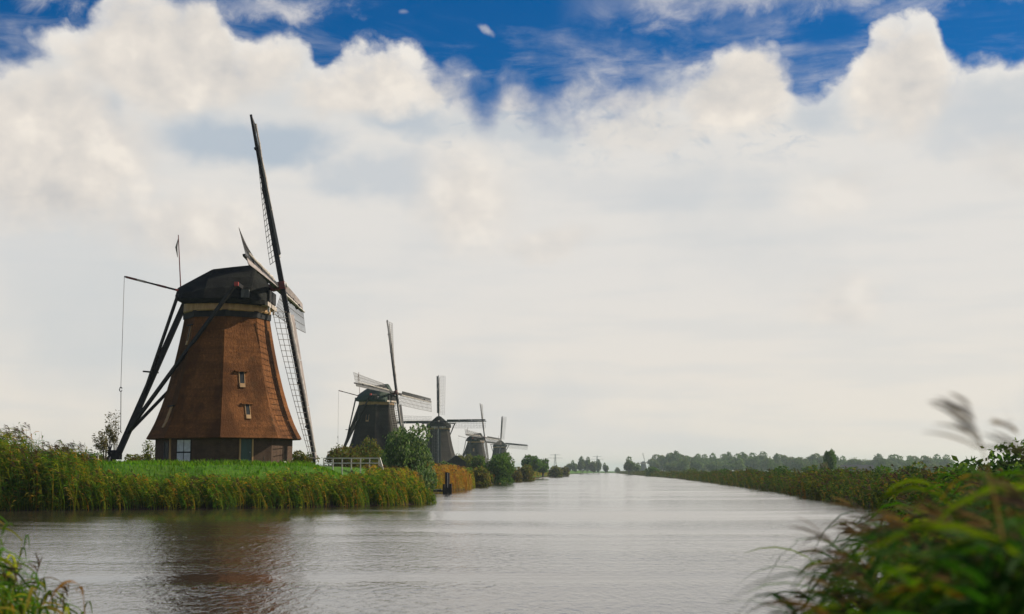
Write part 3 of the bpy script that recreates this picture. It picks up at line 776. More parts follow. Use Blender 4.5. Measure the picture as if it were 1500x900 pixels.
def build_reeds():
    # fringe in front of the near mill: dips a little from clump to clump
    n = 11000
    b = scatter(n, 1, (-45, -5), (76, 102), -0.35, 3.6, lambda x, y: (y > 70))
    sd = shore_dist(b[:, 0], b[:, 1]); rough = 0.45 * np.sin(b[:, 0] * 1.9 + 2 * np.sin(b[:, 0] * .7)) + 0.25 * np.sin(b[:, 0] * 5.3)
    b = b[sd > -0.25 + 0.55 * rough]; n = len(b)
    cl = 0.5 + 0.5 * np.sin(b[:, 0] * 1.25 + 0.6 * np.sin(b[:, 1] * 1.7)); cl2 = 0.5 + 0.5 * np.sin(b[:, 0] * 3.1 + 2)
    h = rnd_h(n, 1, 1.05, 1.72) * (0.76 + 0.26 * cl * (0.6 + 0.4 * np.sin(b[:, 0] * 0.43)) + 0.14 * cl2) * np.where(rnd_h(n, 101, 0, 1) < .06, 1.22, 1.0)
    reed_bed('green and ochre reed fringe on the bank below the large brown windmill', b, h, 11, lw=0.045, sw=0.02, mixp=0.15, plume=0.04, leaves=7, lean=0.30, droop=0.6, plume_size=.26, seg=3)
    # taller clump at the left end of that fringe
    n = 2600
    b = scatter(n, 2, (-38, -25.6), (76, 92), -0.4, 5.0, lambda x, y: y > 70)
    top = 3.7 - 0.36 * np.clip(b[:, 0] + 29.0, -1, 6) + 0.35 * np.sin(b[:, 0] * 2.3)
    reed_bed('tall plumed reed clump hiding the short white railing, higher than the fringe', b, np.maximum(top, 1.7) * rnd_h(n, 2, 0.72, 1.06), 12, lw=0.05, sw=0.022, mixp=0.13, plume=0.16, leaves=9, lean=0.16, plume_size=0.42, seg=3)
    # rusty clump beyond the jetty
    n = 1500
    b = scatter(n, 3, (-13, -4.5), (158, 186), -0.3, 4.5, lambda x, y: x < 0)
    reed_bed('rusty orange autumn reed clump behind the wooden jetty', b, rnd_h(n, 3, 1.8, 2.7), 13, lw=0.07, sw=0.03, pal=(ORANGE, OCHRE), mixp=0.45, plume=0.1, leaves=7, lean=0.18, seg=3)
    n = 1500
    b = scatter(n, 4, (-16, -7), (101, 158), -0.3, 4.0, lambda x, y: x < 0)
    reed_bed('yellow green reeds beside the wooden jetty', b, rnd_h(n, 4, 1.5, 2.2), 14, lw=0.055, sw=0.025, mixp=0.45, plume=0.1, leaves=7, lean=0.2, seg=3)
    # far left bank
    n = 4500
    rs = np.random.RandomState(5); y = 190 * (1000 / 190.0) ** rs.rand(n * 6); x = rs.uniform(-14, 60, n * 6); s = shore_dist(x, y)
    k = (s > -0.3) & (s < 3.5) & (x < 0.052 * y + 2); b = np.stack([x[k], y[k], land(x[k], y[k])], 1)[:n]
    wf = 0.09 + 0.0
    reed_bed('yellow green reed edge below the row of small far windmills', b, rnd_h(len(b), 5, 1.6, 2.5), 15, lw=0.13, sw=0.05, mixp=0.5, plume=0.1, leaves=6, lean=0.15, seg=2)
    # right bank strip
    n = 17500
    rs = np.random.RandomState(6); y = 40 * (1350 / 40.0) ** rs.rand(n * 5); x = rs.uniform(0, 1, n * 5) * 22 + np.interp(y, [40, 58, 75, 97, 150, 266, 435, 684, 1370], [12.5, 17.5, 20, 22.5, 28, 37, 49, 61, 98])
    s = shore_dist(x, y); k = (s > -0.4) & (s < 16) & (rs.rand(n * 5) < np.exp(-s / 7)); b = np.stack([x[k], y[k], land(x[k], y[k])], 1)[:n]
    hh = rnd_h(len(b), 6, 1.1, 1.95) * (0.85 + 0.2 * np.sin(b[:, 1] * 0.11) + 0.1 * np.sin(b[:, 1] * 0.43 + b[:, 0]))
    reed_bed('dark olive reed bank along the shore below the distant wood', b, hh, 16, lw=0.11, sw=0.045, mixp=0.30, pal=(GREEN * .45, np.concatenate([OCHRE * .4, GREEN * .35])), plume=0.06, leaves=6, lean=0.2, seg=2)
    # reeds by the camera: right-hand stand
    n = 2800
    rs = np.random.RandomState(7); y = 3.4 + 27 * rs.rand(n * 8) ** 1.6; v = rs.rand(n * 8) ** 0.8
    x = 0.195 * y + 0.58 + v * (0.22 * y + 0.5)
    keep = shore_dist(x, y) > -0.6
    x, y, v = x[keep][:n], y[keep][:n], v[keep][:n]; b = np.stack([x, y, land(x, y)], 1)
    edge = np.clip(v / 0.42, 0, 1)
    z_top = 2.26 - y * (0.085 - 0.085 * edge ** 0.8)                # the stand slopes down towards the water
    hh = np.clip(z_top - b[:, 2], 0.5, 2.4) * rnd_h(len(b), 7, 0.70, 1.04)
    reed_bed('dense dark green foreground reed stand leaning over the water', b, hh, 17, lw=0.022, sw=0.007, mixp=0.06, plume=0.10, leaves=12, lean=0.22, ll=0.42, droop=0.5, plume_size=0.17, pal=(GREEN * np.array([.38, .54, .5]), OCHRE * .6), seg=5, jitter=.05)
    rs = np.random.RandomState(71); n = 34; y = rs.uniform(4.3, 7.5, n); x = 0.195 * y + 0.80 + rs.rand(n) ** 1.5 * 0.8; b = np.stack([x, y, land(x, y)], 1)
    reed_bed('brown feathery reed plumes bending out of the dark foreground stand', b, np.clip(2.25 - 0.05 * y * rs.rand(n) - b[:, 2], .8, 2) * rs.uniform(.82, 1.08, n), 72, lw=0.018, sw=0.008, mixp=0.5, plume=1.0, leaves=7, lean=0.28, ll=0.36, droop=0.45, plume_size=0.24, pal=(GREEN * .5, BROWN * .8), seg=6, jitter=.04)
    # reeds by the camera: left corner clump
    n = 850
    rs = np.random.RandomState(8); y = rs.uniform(9.5, 13.6, n * 8); x = rs.uniform(-6.6, -3.25, n * 8); s = shore_dist(x, y)
    k = s > -0.55; x, y = x[k][:n], y[k][:n]; b = np.stack([x, y, np.maximum(land(x, y), -.2)], 1)
    lim = 2.0 - 0.95 * np.clip((x / y + 0.36) / 0.06, 0, 1.2)
    hh = np.clip(lim - b[:, 2], 0.35, 2) * rnd_h(len(b), 8, 0.68, 1.03)
    reed_bed('bright green reed clump beside the lone thin stems in the water', b, hh, 18, lw=0.022, sw=0.009, mixp=0.04, plume=0.06, leaves=10, lean=0.08, ll=0.42, droop=0.30, plume_size=0.2, pal=(GREEN * .9, OCHRE), wind=(-1, 0.3), seg=5)
    # grass on the dike crown
    rs = np.random.RandomState(9); n = 26000
    x = rs.uniform(-48, -6, n * 2); y = rs.uniform(86, 118, n * 2); s = shore_dist(x, y)
    k = (s > 2.8) & ((x - m1x) ** 2 + (y - m1y) ** 2 > 5.4 ** 2); x, y = x[k][:n], y[k][:n]; b = np.stack([x, y, land(x, y)], 1); n = len(b)
    up = np.array([0, 0, 1.0]); hh = rs.uniform(.10, .32, n); a = rs.uniform(0, 6.28, n)
    d = np.stack([np.cos(a), np.sin(a), 0 * a], 1)
    gc = np.array([(0.060, 0.20, 0.008), (0.085, 0.25, 0.012), (0.125, 0.26, 0.018)])[rs.randint(0, 3, n)] * rs.uniform(.75, 1.25, (n, 1))
    pt = 0.5 + 0.5 * np.sin(x * .8 + 2 * np.sin(y * .5)) * np.sin(y * .9 + x * .33)
    gc = gc * (1 - .45 * pt[:, None]) + np.array([.16, .15, .02]) * (.40 * pt * rs.rand(n))[:, None]; hh = hh * (0.7 + 0.9 * pt)
    v, q, c = ribbons(b, b + up * (hh * .5)[:, None], b + up * (hh * .9)[:, None] + d * (hh * .2)[:, None], b + up * hh[:, None] + d * (hh * .5)[:, None], np.full(n, .06), gc, 2, np.stack([-d[:, 1], d[:, 0], 0 * a], 1))
    o = link('grass', np_mesh('grass', v, q, c), M['reed']); tag(o, 'bright green grass on the dike around the near windmill', 'grass', kind='stuff')

build_reeds()

# single reeds that stand clear of the stands
def lone_reed(label, x, y, z, h, lean, seed, plume=1.0, leaves=5, lw=0.02, wind=(-1, 0.05), ll=0.3, group=None, plume_size=0.24, pal=(BROWN, OCHRE), droop=.4):
    o = link('reed', reed_mesh('reed', np.array([(0, 0, 0.0)]), [h], seed, lean=lean, leaves=leaves, lw=lw, sw=0.010, plume=plume, wind=wind, ll=ll, plume_size=plume_size, pal=pal, mixp=.4, seg=8, droop=droop, jitter=.015), M['reed'])
    o.location = (x, y, z); tag(o, label, 'reed', group); return o

lone_reed('tall bent brown reed plume rising above the dark foreground reeds', 1.33, 3.6, 0.55, 1.92, 0.10, 5, leaves=3, ll=.34, plume_size=.16, lw=.016)
lone_reed('second brown reed plume arching behind the tallest one', 1.60, 3.7, 0.55, 1.87, 0.14, 9, leaves=2, plume_size=.16, lw=.016)
lone_reed('thin bare reed stem with few brown leaves in the open water', -3.50, 11.3, -0.2, 1.74, 0.03, 21, plume=0, leaves=6, lw=0.028, ll=.34, pal=(OCHRE, BROWN))
lone_reed('thin reed stem with an orange leaf standing apart in the water', -2.83, 9.8, -0.2, 1.80, 0.01, 33, plume=0, leaves=6, lw=0.026, ll=.30, pal=(ORANGE, OCHRE))

# ------------------------------------------------------------------ trees and bushes
def tint_set(base, n, rs, var=.25): return np.array(base)[rs.randint(0, len(base), n)] * rs.uniform(1 - var, 1 + var, (n, 1))

DEEP = [(0.042, 0.115, 0.020), (0.062, 0.135, 0.024), (0.095, 0.165, 0.034)]
WILLOW = [(0.070, 0.135, 0.044), (0.10, 0.17, 0.062), (0.045, 0.10, 0.030), (0.17, 0.23, 0.12)]
OLIVE = [(0.105, 0.125, 0.018), (0.085, 0.125, 0.020), (0.14, 0.13, 0.024), (0.06, 0.10, 0.018)]
YELLOW = [(0.14, 0.12, 0.028), (0.10, 0.105, 0.026), (0.17, 0.125, 0.03), (0.07, 0.085, 0.022)]
RUSTY = [(0.10, 0.065, 0.025), (0.13, 0.085, 0.03), (0.065, 0.075, 0.022)]
FARG = [(0.065, 0.125, 0.050), (0.09, 0.15, 0.055), (0.125, 0.16, 0.055), (0.045, 0.10, 0.04)]

def crown_mesh(name, size, n, leaf, seed, cols, lobes=11, flat=0.0, base_z=0.0, tall=False, low=0):
    """leaf clumps spread over many uneven lobes inside an ellipsoid of half-sizes size, centred above base_z"""
    rs = np.random.RandomState(seed); sx, sy, sz = size
    L = []
    for i in range(lobes):
        d = rs.normal(0, 1, 3); d /= np.linalg.norm(d); r = rs.uniform(0.25, 0.72)
        if i < lobes // 3: d[2] = -abs(d[2]) * .6
        c = d * r; q = rs.uniform(0.30, 0.50) * (1.1 - 0.35 * r)
        L.append((*c, q))
    L.append((0, 0, -0.1, .55))
    for i in range(low):
        a = 6.28 * i / low + rs.rand(); L.append((.55 * math.cos(a), .55 * math.sin(a), -.78, .36))
    L = np.array(L)
    w = L[:, 3] ** 2; w /= w.sum(); k = rs.choice(len(L), n, p=w)
    d = rs.normal(0, 1, (n, 3)); d /= np.linalg.norm(d, axis=1, keepdims=True)
    rad = L[k, 3] * (0.55 + 0.5 * rs.rand(n) ** 0.5 + np.where(rs.rand(n) < .10, rs.rand(n) * .35, 0))
    # clusters: pull leaves toward twig tips
    tw = rs.normal(0, 1, (lobes * 26, 3)); tw /= np.linalg.norm(tw, axis=1, keepdims=True)
    ti = rs.randint(0, len(tw), n); d = d * 0.30 + tw[ti] * 0.95; d /= np.linalg.norm(d, axis=1, keepdims=True)
    p = (L[k, :3] + d * rad[:, None]) * np.array([sx, sy, sz])
    p[:, 2] += base_z + sz
    p = p[p[:, 2] > base_z - 0.05 * sz]; n = len(p); k = k[:n]
    a = rs.normal(0, 1, (n, 3)); a /= np.linalg.norm(a, axis=1, keepdims=True)
    if tall: a = a * .6 + np.array([0, 0, .8]); a /= np.linalg.norm(a, axis=1, keepdims=True)
    b = np.cross(a, rs.normal(0, 1, (n, 3))); b /= np.linalg.norm(b, axis=1, keepdims=True)
    s = leaf * rs.uniform(.55, 1.4, (n, 1)); a = a * s; b = b * s * 0.5
    v = np.stack([p - a, p + b - a * .1, p + a, p - b - a * .1], 1).reshape(-1, 3)
    lobe_t = rs.uniform(.78, 1.22, (len(L), 1)); c = tint_set(cols, n, rs) * lobe_t[k]
    return np_mesh(name, v, np.arange(n * 4).reshape(-1, 4), np.repeat(c, 4, 0))

def trunk_mesh(name, h, r, seed, limbs=5, spread=1.0, bush=False):
    rs = random.Random(seed); mb = MB()
    if bush:
        for i in range(limbs + 2):
            a = rs.uniform(0, 6.28); q = rs.uniform(.3, 1) * spread
            mb.tube([(0.15 * math.cos(a), .15 * math.sin(a), -.3), (q * .4 * math.cos(a), q * .4 * math.sin(a), h * .45), (q * math.cos(a), q * math.sin(a), h * rs.uniform(.7, 1))], [r, r * .7, r * .25], 6)
    else:
        mb.tube([(0, 0, -.4), (rs.uniform(-.1, .1), 0, h * .45), (rs.uniform(-.2, .2), rs.uniform(-.2, .2), h)], [r * 1.2, r * .85, r * .3], 8)
        for i in range(limbs):
            a = rs.uniform(0, 6.28); z0 = h * rs.uniform(.3, .7); q = spread * rs.uniform(.5, 1)
            mb.tube([(0, 0, z0), (q * .5 * math.cos(a), q * .5 * math.sin(a), z0 + h * .14), (q * math.cos(a), q * math.sin(a), z0 + h * .32)], [r * .5, r * .35, r * .12], 6)
    return mb.mesh(name)

def plant(name, cat, label, b, d, width, height, seed, cols, n, leaf, group=None, bush=True, z=None, lobes=11, lift=0.0, depth=None, tall=False):
    x, y = P(b, d); zz = float(land(x, y)) if z is None else z
    if bush and z is not None: zz -= 0.45; height += 0.45
    root = empty(name, (x, y, zz)); tag(root, label, cat, group)
    sz = (width / 2, (depth or width) / 2, (height - lift) / 2)
    link('crown' if not bush else 'foliage', crown_mesh('crown', sz, n, leaf, seed, cols, lobes, base_z=lift, tall=tall, low=7 if bush else 0), M['leaf'], root)
    link('trunk' if not bush else 'stems', trunk_mesh('trunk', height * .8, 0.05 * height if not bush else 0.05, seed, 5, width * .3, bush), M['bark'], root)
    return root

LB = 'bushes along the left bank'
plant('bush', 'bush', 'rusty olive bush behind the white footbridge railing', 505, 158, 6.6, 3.6, 40, OLIVE + RUSTY, 5200, .15, LB, z=2.2)
plant('bush', 'bush', 'yellow green bush between the railing and the second windmill', 543, 176, 4.6, 4.6, 41, OLIVE + YELLOW[:1], 4200, .16, LB, z=2.0)
plant('willow_tree', 'tree', 'large grey green willow standing in front of the second windmill', 599, 142, 6.4, 6.5, 42, WILLOW, 13000, .15, None, z=1.0, lobes=18, tall=True)
plant('bush', 'bush', 'leafy bush rising behind the top of the large willow', 598, 200, 6.0, 7.0, 43, DEEP + WILLOW[:2], 4500, .18, LB, z=2.2)
plant('bush', 'bush', 'low yellow green bush beside the lower sail tip of the brown windmill', 449, 128, 3.0, 1.7, 44, YELLOW + OLIVE, 2400, .12, LB, z=2.6)
plant('bush', 'bush', 'low olive bush behind the sunlit corner of the large mill foot', 433, 150, 5.0, 2.2, 45, YELLOW + OLIVE, 2400, .14, LB, z=2.4)
plant('bush', 'bush', 'olive bush under the dark mill facing the water', 688, 330, 5.5, 4.2, 46, OLIVE, 2600, .22, LB, z=2.2)
plant('bush', 'bush', 'round green bush in front of the half hidden small windmill', 701, 300, 5.4, 4.6, 47, DEEP + OLIVE[:2], 3000, .22, LB, z=2.0)
plant('bush', 'bush', 'yellowish waterside bush next to the rusty reeds', 703, 214, 4.2, 3.1, 48, OLIVE + YELLOW, 3600, .18, LB, z=0.2)
plant('bush', 'bush', 'dark green waterside bush, the tallest next to the canal bend', 729, 258, 6.4, 5.6, 49, DEEP, 6500, .2, LB, z=0.3, lobes=16)
plant('bush', 'bush', 'dull green tree-like bush below the farthest windmill of the row', 738, 340, 6.0, 5.8, 50, DEEP + OLIVE[:1], 3600, .24, LB, z=1.4)
plant('bush', 'bush', 'ochre olive bush overhanging the canal', 768, 330, 6.0, 3.9, 51, YELLOW + OLIVE, 3600, .22, LB, z=0.3)
plant('bush', 'bush', 'ochre low bush at the water next to the dark broad trees', 755, 300, 3.6, 2.2, 52, YELLOW, 2200, .2, LB, z=0.3)
plant('oak_tree', 'tree', 'dark broad tree at the canal behind the ochre bushes', 778, 430, 8.0, 7.2, 53, DEEP, 4200, .32, LB, bush=False, z=0.8, lift=.4)
plant('oak_tree', 'tree', 'smaller dark tree touching the dark broad one at the canal', 795, 450, 6.0, 5.6, 54, DEEP, 3000, .32, LB, bush=False, z=0.8, lift=.4)
plant('bush', 'bush', 'olive bush past the two dark trees on the mill bank', 812, 520, 6.5, 4.6, 55, OLIVE + YELLOW[:1], 2600, .3, LB, z=0.6)
plant('bush', 'bush', 'small rusty bush at the last bend of the mill bank', 825, 600, 5.5, 4.2, 56, OLIVE + RUSTY, 2200, .3, LB, z=0.6)
plant('bush', 'bush', 'yellow green bush between the black shed and the half hidden small windmill', 672, 340, 5.0, 5.2, 57, OLIVE + YELLOW, 2600, .22, LB, z=2.2)
plant('bush', 'bush', 'low dark bush hiding the foot of the second windmill', 560, 230, 9.0, 4.0, 58, DEEP + OLIVE[:1], 3800, .2, LB, z=2.4)
plant('bush', 'bush', 'grey green bush beside the dark shed', 655, 240, 4.5, 3.6, 59, WILLOW, 2600, .2, LB, z=1.0)
# plants left of the near mill
plant('bush', 'bush', 'round dark green bush behind the short white railing', 127, 190, 5.2, 3.0, 60, DEEP, 2600, .18, None, z=2.4)
plant('bush', 'bush', 'low brown hedge bush beside the tail winch of the mill', 152, 135, 4.2, 1.7, 61, RUSTY + OLIVE, 2400, .12, None, z=2.6)
plant('bush', 'bush', 'low olive hedge bush between the tail winch and the mill foot', 205, 140, 5.0, 1.8, 62, RUSTY + OLIVE, 2600, .12, None, z=2.6)
plant('bush', 'bush', 'thin scraggly bush close to the mill foot', 221, 128, 1.6, 3.0, 63, OLIVE, 500, .10, None, z=2.6)

def sapling(label, b, d, h, seed, lean):
    x, y = P(b, d); z = float(land(x, y)); rs = random.Random(seed)
    root = empty('willow_sapling', (x, y, z)); tag(root, label, 'tree', 'slender willows beside the mill tail')
    mb = MB(); pts = []
    for i in range(9):
        a = rs.uniform(0, 6.28); s = rs.uniform(.2, 1.0); tip = Vector((lean * h * rs.uniform(.2, 1.3) + math.cos(a) * s * .5, math.sin(a) * s * .6, h * rs.uniform(.6, 1)))
        c = Vector((math.cos(a) * s * .25, math.sin(a) * s * .3, h * .45))
        mb.tube([(0, 0, -.2), c, tip], [.035, .022, .008], 5)
        for k in range(70):
            t = rs.uniform(.35, 1.05); q = c.lerp(tip, (t - .35) / .65) if t > .35 else c
            pts.append(q + Vector((rs.gauss(-.12, .16), rs.gauss(0, .16), rs.gauss(0, .14))))
    mb.build('stems', M['bark'], root)
    rn = np.random.RandomState(seed); p = np.array([tuple(q) for q in pts]); n = len(p)
    a = rn.normal(0, 1, (n, 3)) * .5 + np.array([-.7, 0, .35]); a /= np.linalg.norm(a, axis=1, keepdims=True); b_ = np.cross(a, rn.normal(0, 1, (n, 3))); b_ /= np.linalg.norm(b_, axis=1, keepdims=True)
    s = .13 * rn.uniform(.6, 1.4, (n, 1)); a *= s; b_ = b_ * s * .3
    v = np.stack([p - a, p + b_, p + a, p - b_], 1).reshape(-1, 3)
    link('foliage', np_mesh('foliage', v, np.arange(n * 4).reshape(-1, 4), np.repeat(tint_set([(.10, .085, .035), (.075, .08, .03), (.13, .11, .05)], n, rn), 4, 0)), M['leaf'], root)
sapling('slender taller willow sapling blown by wind beside the mill tail', 172, 126, 4.7, 3, -.06)
sapling('slender shorter willow sapling leaning away from the mill tail', 157, 128, 3.2, 8, -.14)

# far trees: a few crowns shared by many trees
FG = 'hazy trees of the distant wood beyond the reed bank'
rnd = random.Random(12)
PROTO = []
for i in range(6):
    cols = [FARG, FARG + YELLOW[:1], DEEP + FARG, FARG + OLIVE[:1], WILLOW, FARG + RUSTY[:1]][i]
    PROTO.append((crown_mesh('crown', (0.5, 0.5, 0.5), 3000, .045, 200 + i, cols, 13), trunk_mesh('trunk', .75, .022, 300 + i, 5, .25)))
def far_tree(label, b, d, w, h, proto, group=None, name='tree', z=0.5):
    x, y = P(b, d)
    root = empty(name, (x, y, z), rnd.uniform(0, 6.28)); root.scale = (w, w, h); tag(root, label, 'tree', group)
    link('crown', PROTO[proto][0], M['leaf'], root); link('trunk', PROTO[proto][1], M['bark'], root)
    return root
b = 958.0
while b < 1395:
    d = rnd.uniform(1240, 1420)
    hpx = 27.5 if b < 1195 else 24.0
    hpx += rnd.uniform(-2, 2.0) - (7 if b < 968 else 0)
    h = hpx * d / F_PX + 1.0; w = h * rnd.uniform(.85, 1.25)
    pr = rnd.randrange(6)
    far_tree(['hazy blue green tree', 'hazy yellow tinged tree', 'hazy dark green tree', 'hazy olive tree', 'hazy silvery green tree', 'hazy russet tinged tree'][pr] + ' in the distant wood beyond the reed bank', b, d, w, h, pr, FG)
    if rnd.random() < .6:
        pr = rnd.randrange(6)
        far_tree('lower bushy ' + ['green', 'yellowish', 'dark green', 'olive', 'silvery green', 'russet'][pr] + ' tree at the front edge of the distant wood', b + rnd.uniform(-8, 8), d - rnd.uniform(80, 200), w * .8, h * rnd.uniform(.5, .72), pr, 'lower trees along the front of the distant wood')
    b += rnd.uniform(8.5, 15.5)
CG = 'trees at the far end of the canal'
for b, d, w, h, pr in ((832, 1150, 7, 10, 3), (840, 1200, 8, 11, 2), (850, 1150, 9, 13, 0), (859, 1170, 9, 13.4, 4), (868, 1150, 9, 12, 5), (876, 1200, 8, 11, 0), (886, 1150, 6, 8.5, 2), (904, 1300, 6, 5, 0)):
    far_tree(['pale', 'pale', 'dark', 'olive', 'silvery', 'russet'][pr] + (' tall' if h > 11.5 else ' small') + ' hazy tree at the far end of the canal', b, d, w, h, pr, CG)
far_tree('dark round tree standing alone at the canal end near the tiny windmill', 921, 900, 10.5, 11, 2)
far_tree('smaller dark tree between the round one and the tiny windmill', 932, 905, 6, 7, 2)
plant('bush', 'bush', 'low dark bush at the far tip of the olive reed bank', 955, 620, 8, 5, 70, DEEP, 1800, .3, z=.5)
plant('bush', 'bush', 'small dark bush in front of the distant wood', 1180, 520, 4.0, 4.4, 71, DEEP, 1500, .28, z=.5)
plant('poplar_tree', 'tree', 'tall narrow dark poplar rising above the distant wood', 1213, 420, 4.4, 9.0, 172, DEEP, 7000, .22, z=.5, bush=False, lobes=26, tall=True, lift=.8)
plant('bush', 'bush', 'brownish bush leaning on the foot of the tall poplar', 1203, 410, 4.0, 5.2, 73, RUSTY + OLIVE, 1800, .24, z=.5)
RB = 'bushes scattered in the right bank reeds'
for i, (b, d, w, h, c) in enumerate(((1010, 400, 5, 2.6, OLIVE), (1060, 300, 4.4, 2.6, DEEP), (1095, 250, 4.0, 2.5, OLIVE), (1140, 190, 3.6, 2.5, DEEP), (1190, 165, 3.6, 2.5, OLIVE), (1235, 140, 3.4, 2.4, DEEP), (1290, 125, 3.5, 2.5, DEEP), (1340, 120, 3.6, 2.6, OLIVE))):
    plant('bush', 'bush', ('low olive bush' if c is OLIVE else 'low dark green bush') + ' in the reed bank below the distant wood', b, d, w, h, 80 + i, c + DEEP, 1800, .16, RB)

plant('alder_bush', 'bush', 'dark green bush rising behind the foreground reeds', 1492, 46, 5.2, 2.9, 90, DEEP, 4200, .13)
plant('alder_bush', 'bush', 'lower dark bush behind the foreground reeds, beside the higher one', 1425, 62, 4.6, 2.3, 91, DEEP + OLIVE[:1], 3600, .13)

# ------------------------------------------------------------------ railings, jetty, shed, house, pylons, stones
def railing(label, p0, p1, z, h, bays, ramp=None, rails=(0.97, 0.5)):
    p0, p1 = Vector((*p0, z)), Vector((*p1, z)); root = empty('railing', p0); tag(root, label, 'railing', 'white timber railings on the dike')
    d = p1 - p0
    for i in range(bays + 1):
        q = d * (i / bays); MB().beam(q + Vector((0, 0, -.6)), q + Vector((0, 0, h)), .085).build('post', M['white_paint'], root)
    for f in rails:
        MB().beam(Vector((0, -0.07, h * f)), d + Vector((0, -0.07, h * f)), .045, .085).build('rail', M['white_paint'], root)
    if ramp:
        e = Vector(ramp)
        MB().beam(d + Vector((.06, -.07, h)), d + e + Vector((0, 0, -0.1)), .06, .16).build('ramp_rail', M['white_paint'], root)
        MB().beam(d + Vector((.06, -.07, h * .5)), d + e * .85 + Vector((0, 0, -0.25)), .05, .1).build('ramp_rail', M['white_paint'], root)
    return root
railing('white timber footbridge railing with a sloping end, in front of bushes', P(476, 118), P(556, 118), 2.50, 0.86, 6, (0.42, -.3, -.1))
railing('short white railing behind the tall plumed reeds', P(103, 118), P(147, 118), 3.0, 0.62, 3)

jx, jy = P(656, 147)
jet = empty('jetty', (jx, jy, 0)); tag(jet, 'small dark wooden jetty jutting from the reeds into the canal', 'jetty')
for i in range(7):
    MB().box((-2.9 + i * .36, 0, .38), (.32, 1.5, .07)).build('plank', M['grey_wood'], jet)
for q in (-.6, .6): MB().box((-1.7, q, .26), (2.9, .14, .16)).build('joist', M['tar_wood'], jet)
for x, y, h, r in ((-.05, -.5, 2.15, .17), (.13, -.2, 2.1, .12), (-.3, -.75, .95, .14), (.36, -.6, .98, .14), (.3, .55, .9, .14)):
    MB().tube([(x, y, -1), (x, y, h)], r, 9).build('post', M['tar_wood'], jet)
MB().box((0.02, -.78, .35), (.95, .14, .5)).build('fender_beam', M['tar_wood'], jet)
MB().box((0.06, -.68, 1.3), (.035, .03, 1.5)).build('gauge_strip', M['white_paint'], jet)

def shed(label, b, d, w, l, h, roof, wallm, rooff, z, rz, win=0, cat='shed', name='shed'):
    x, y = P(b, d); root = empty(name, (x, y, z), rz); tag(root, label, cat)
    MB().box((0, 0, h / 2 - .2), (w, l, h + .4)).build('wall', wallm, root)
    mb = MB(); e = .25; t = .14
    for q in (-1, 1):
        A = [(q * (w / 2 + e), -l / 2 - e, h - e * roof / (w / 2)), (0, -l / 2 - e, h + roof), (0, l / 2 + e, h + roof), (q * (w / 2 + e), l / 2 + e, h - e * roof / (w / 2))]
        B = [(a[0], a[1], a[2] + t) for a in A]
        mb.loft([A, B])
    mb.build('roof', rooff, root)
    MB().add([(-w / 2, -l / 2, h), (w / 2, -l / 2, h), (0, -l / 2, h + roof), (-w / 2, l / 2, h), (w / 2, l / 2, h), (0, l / 2, h + roof)], [(0, 1, 2), (5, 4, 3), (0, 3, 4, 1)]).build('gable', wallm, root)
    for i in range(win):
        o = MB().box((-w / 2 - .03, -l / 2 + (i + .5) * l / win, h * .55), (.06, l / win * .5, h * .45)).build('window', M['white_paint'], root)
        MB().box((-w / 2 - .07, -l / 2 + (i + .5) * l / win, h * .55), (.04, l / win * .42, h * .38)).build('pane', M['glass_dark'], o)
    return root
shed('small black gabled shed below the dark mill facing the water', 668, 330, 4.2, 5, 1.3, 1.5, M['tar_wood'], M['tar_wood'], 2.9, R(6))
shed('long low grey farmhouse before the distant wood near the poplar', 1252, 640, 5.5, 14, 2.4, 1.9, M['grey_wall'], M['slate'], 0.5, R(78), 5, 'house', 'farmhouse')

def pylon(label, b, d, h):
    x, y = P(b, d); root = empty('power_pylon', (x, y, 0.5), R(15)); tag(root, label, 'pylon', 'power pylons on the horizon')
    mb = MB(); r0, r1 = h * .09, h * .012
    for sx in (-1, 1):
        for sy in (-1, 1): mb.beam((sx * r0, sy * r0, 0), (sx * r1, sy * r1, h), h * .010)
    for k in range(7):
        z0, z1 = h * k / 7, h * (k + 1) / 7; a = r0 + (r1 - r0) * k / 7; c = r0 + (r1 - r0) * (k + 1) / 7
        for sy in (-1, 1):
            mb.beam((-a, sy * a, z0), (c, sy * c, z1), h * .006); mb.beam((a, sy * a, z0), (-c, sy * c, z1), h * .006)
    mb.build('mast', M['galv'], root)
    for zz, hw in ((.95, .30), (.78, .42)):
        MB().beam((-h * hw, 0, h * zz), (h * hw, 0, h * zz), h * .012, h * .016).build('cross_arm', M['galv'], root)
pylon('faint steel pylon on the horizon above the short white railing', 109, 1500, 30)
pylon('faint steel pylon above the olive bushes of the mill bank', 813, 1900, 24)
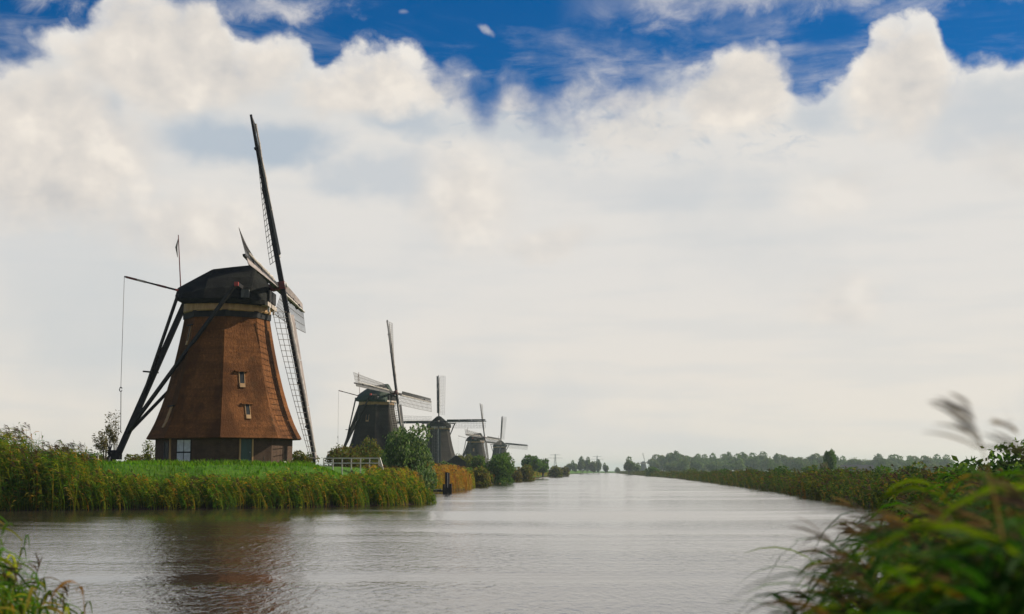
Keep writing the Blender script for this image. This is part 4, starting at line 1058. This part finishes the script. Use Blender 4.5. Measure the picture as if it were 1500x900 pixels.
pylon('faint steel pylon behind the trees at the far end of the canal', 874, 2200, 25)

for i, (b, d, s, lab) in enumerate(((250, 106.1, .20, 'small white stone in the grass below the pale shuttered door'), (419, 107.5, .22, 'small white stone at the sunlit corner of the mill foot'), (461, 111.5, .20, 'small pale stone under the lower sail tip'))):
    x, y = P(b, d); rs = random.Random(i); mb = MB(); rings = []
    for k in range(5):
        t = math.pi * (k + .35) / 5.7; rings.append([(s * math.sin(t) * math.cos(a) * rs.uniform(.85, 1.15), s * math.sin(t) * math.sin(a) * rs.uniform(.85, 1.15), s * .8 * math.cos(t)) for a in [j * math.pi / 4 for j in range(8)]])
    o = mb.loft(list(reversed(rings))).build('stone', M['stone_white'], None, True); o.location = (x, y, float(land(x, y)) + s * .8); tag(o, lab, 'stone')
for b, d, h, lab in ((311, 105.5, .6, 'thin wooden stake in the grass below the middle of the mill'), (388, 106, .62, 'thin wooden stake in the grass beside the green mill door')):
    x, y = P(b, d); o = MB().beam((0, 0, -.3), (.02, 0, h), .07).build('stake', M['bark']); o.location = (x, y, float(land(x, y))); tag(o, lab, 'stake')

# ------------------------------------------------------------------ hazy autumn air
hz = MB().add([(-6100, -620, -2.2), (6100, -620, -2.2), (6100, 8100, -2.2), (-6100, 8100, -2.2), (-6100, -620, 36), (6100, -620, 36), (6100, 8100, 36), (-6100, 8100, 36)],
              [(0, 3, 2, 1), (4, 5, 6, 7), (0, 1, 5, 4), (1, 2, 6, 5), (2, 3, 7, 6), (3, 0, 4, 7)]).build('haze', None)
hm = bpy.data.materials.new('haze_air'); hm.use_nodes = True; nt = hm.node_tree; nt.nodes.clear(); g = G(nt)
o_ = g.n('ShaderNodeOutputMaterial'); v_ = g.n('ShaderNodeVolumePrincipled')
v_.inputs['Color'].default_value = (0.80, 0.95, 1.0, 1); v_.inputs['Density'].default_value = 0.00014; v_.inputs['Anisotropy'].default_value = 0.6
g.put(o_.inputs['Volume'], v_.outputs[0])
hz.data.materials.append(hm); tag(hz, 'thin pale haze in the air over the whole canal', 'haze', kind='stuff')
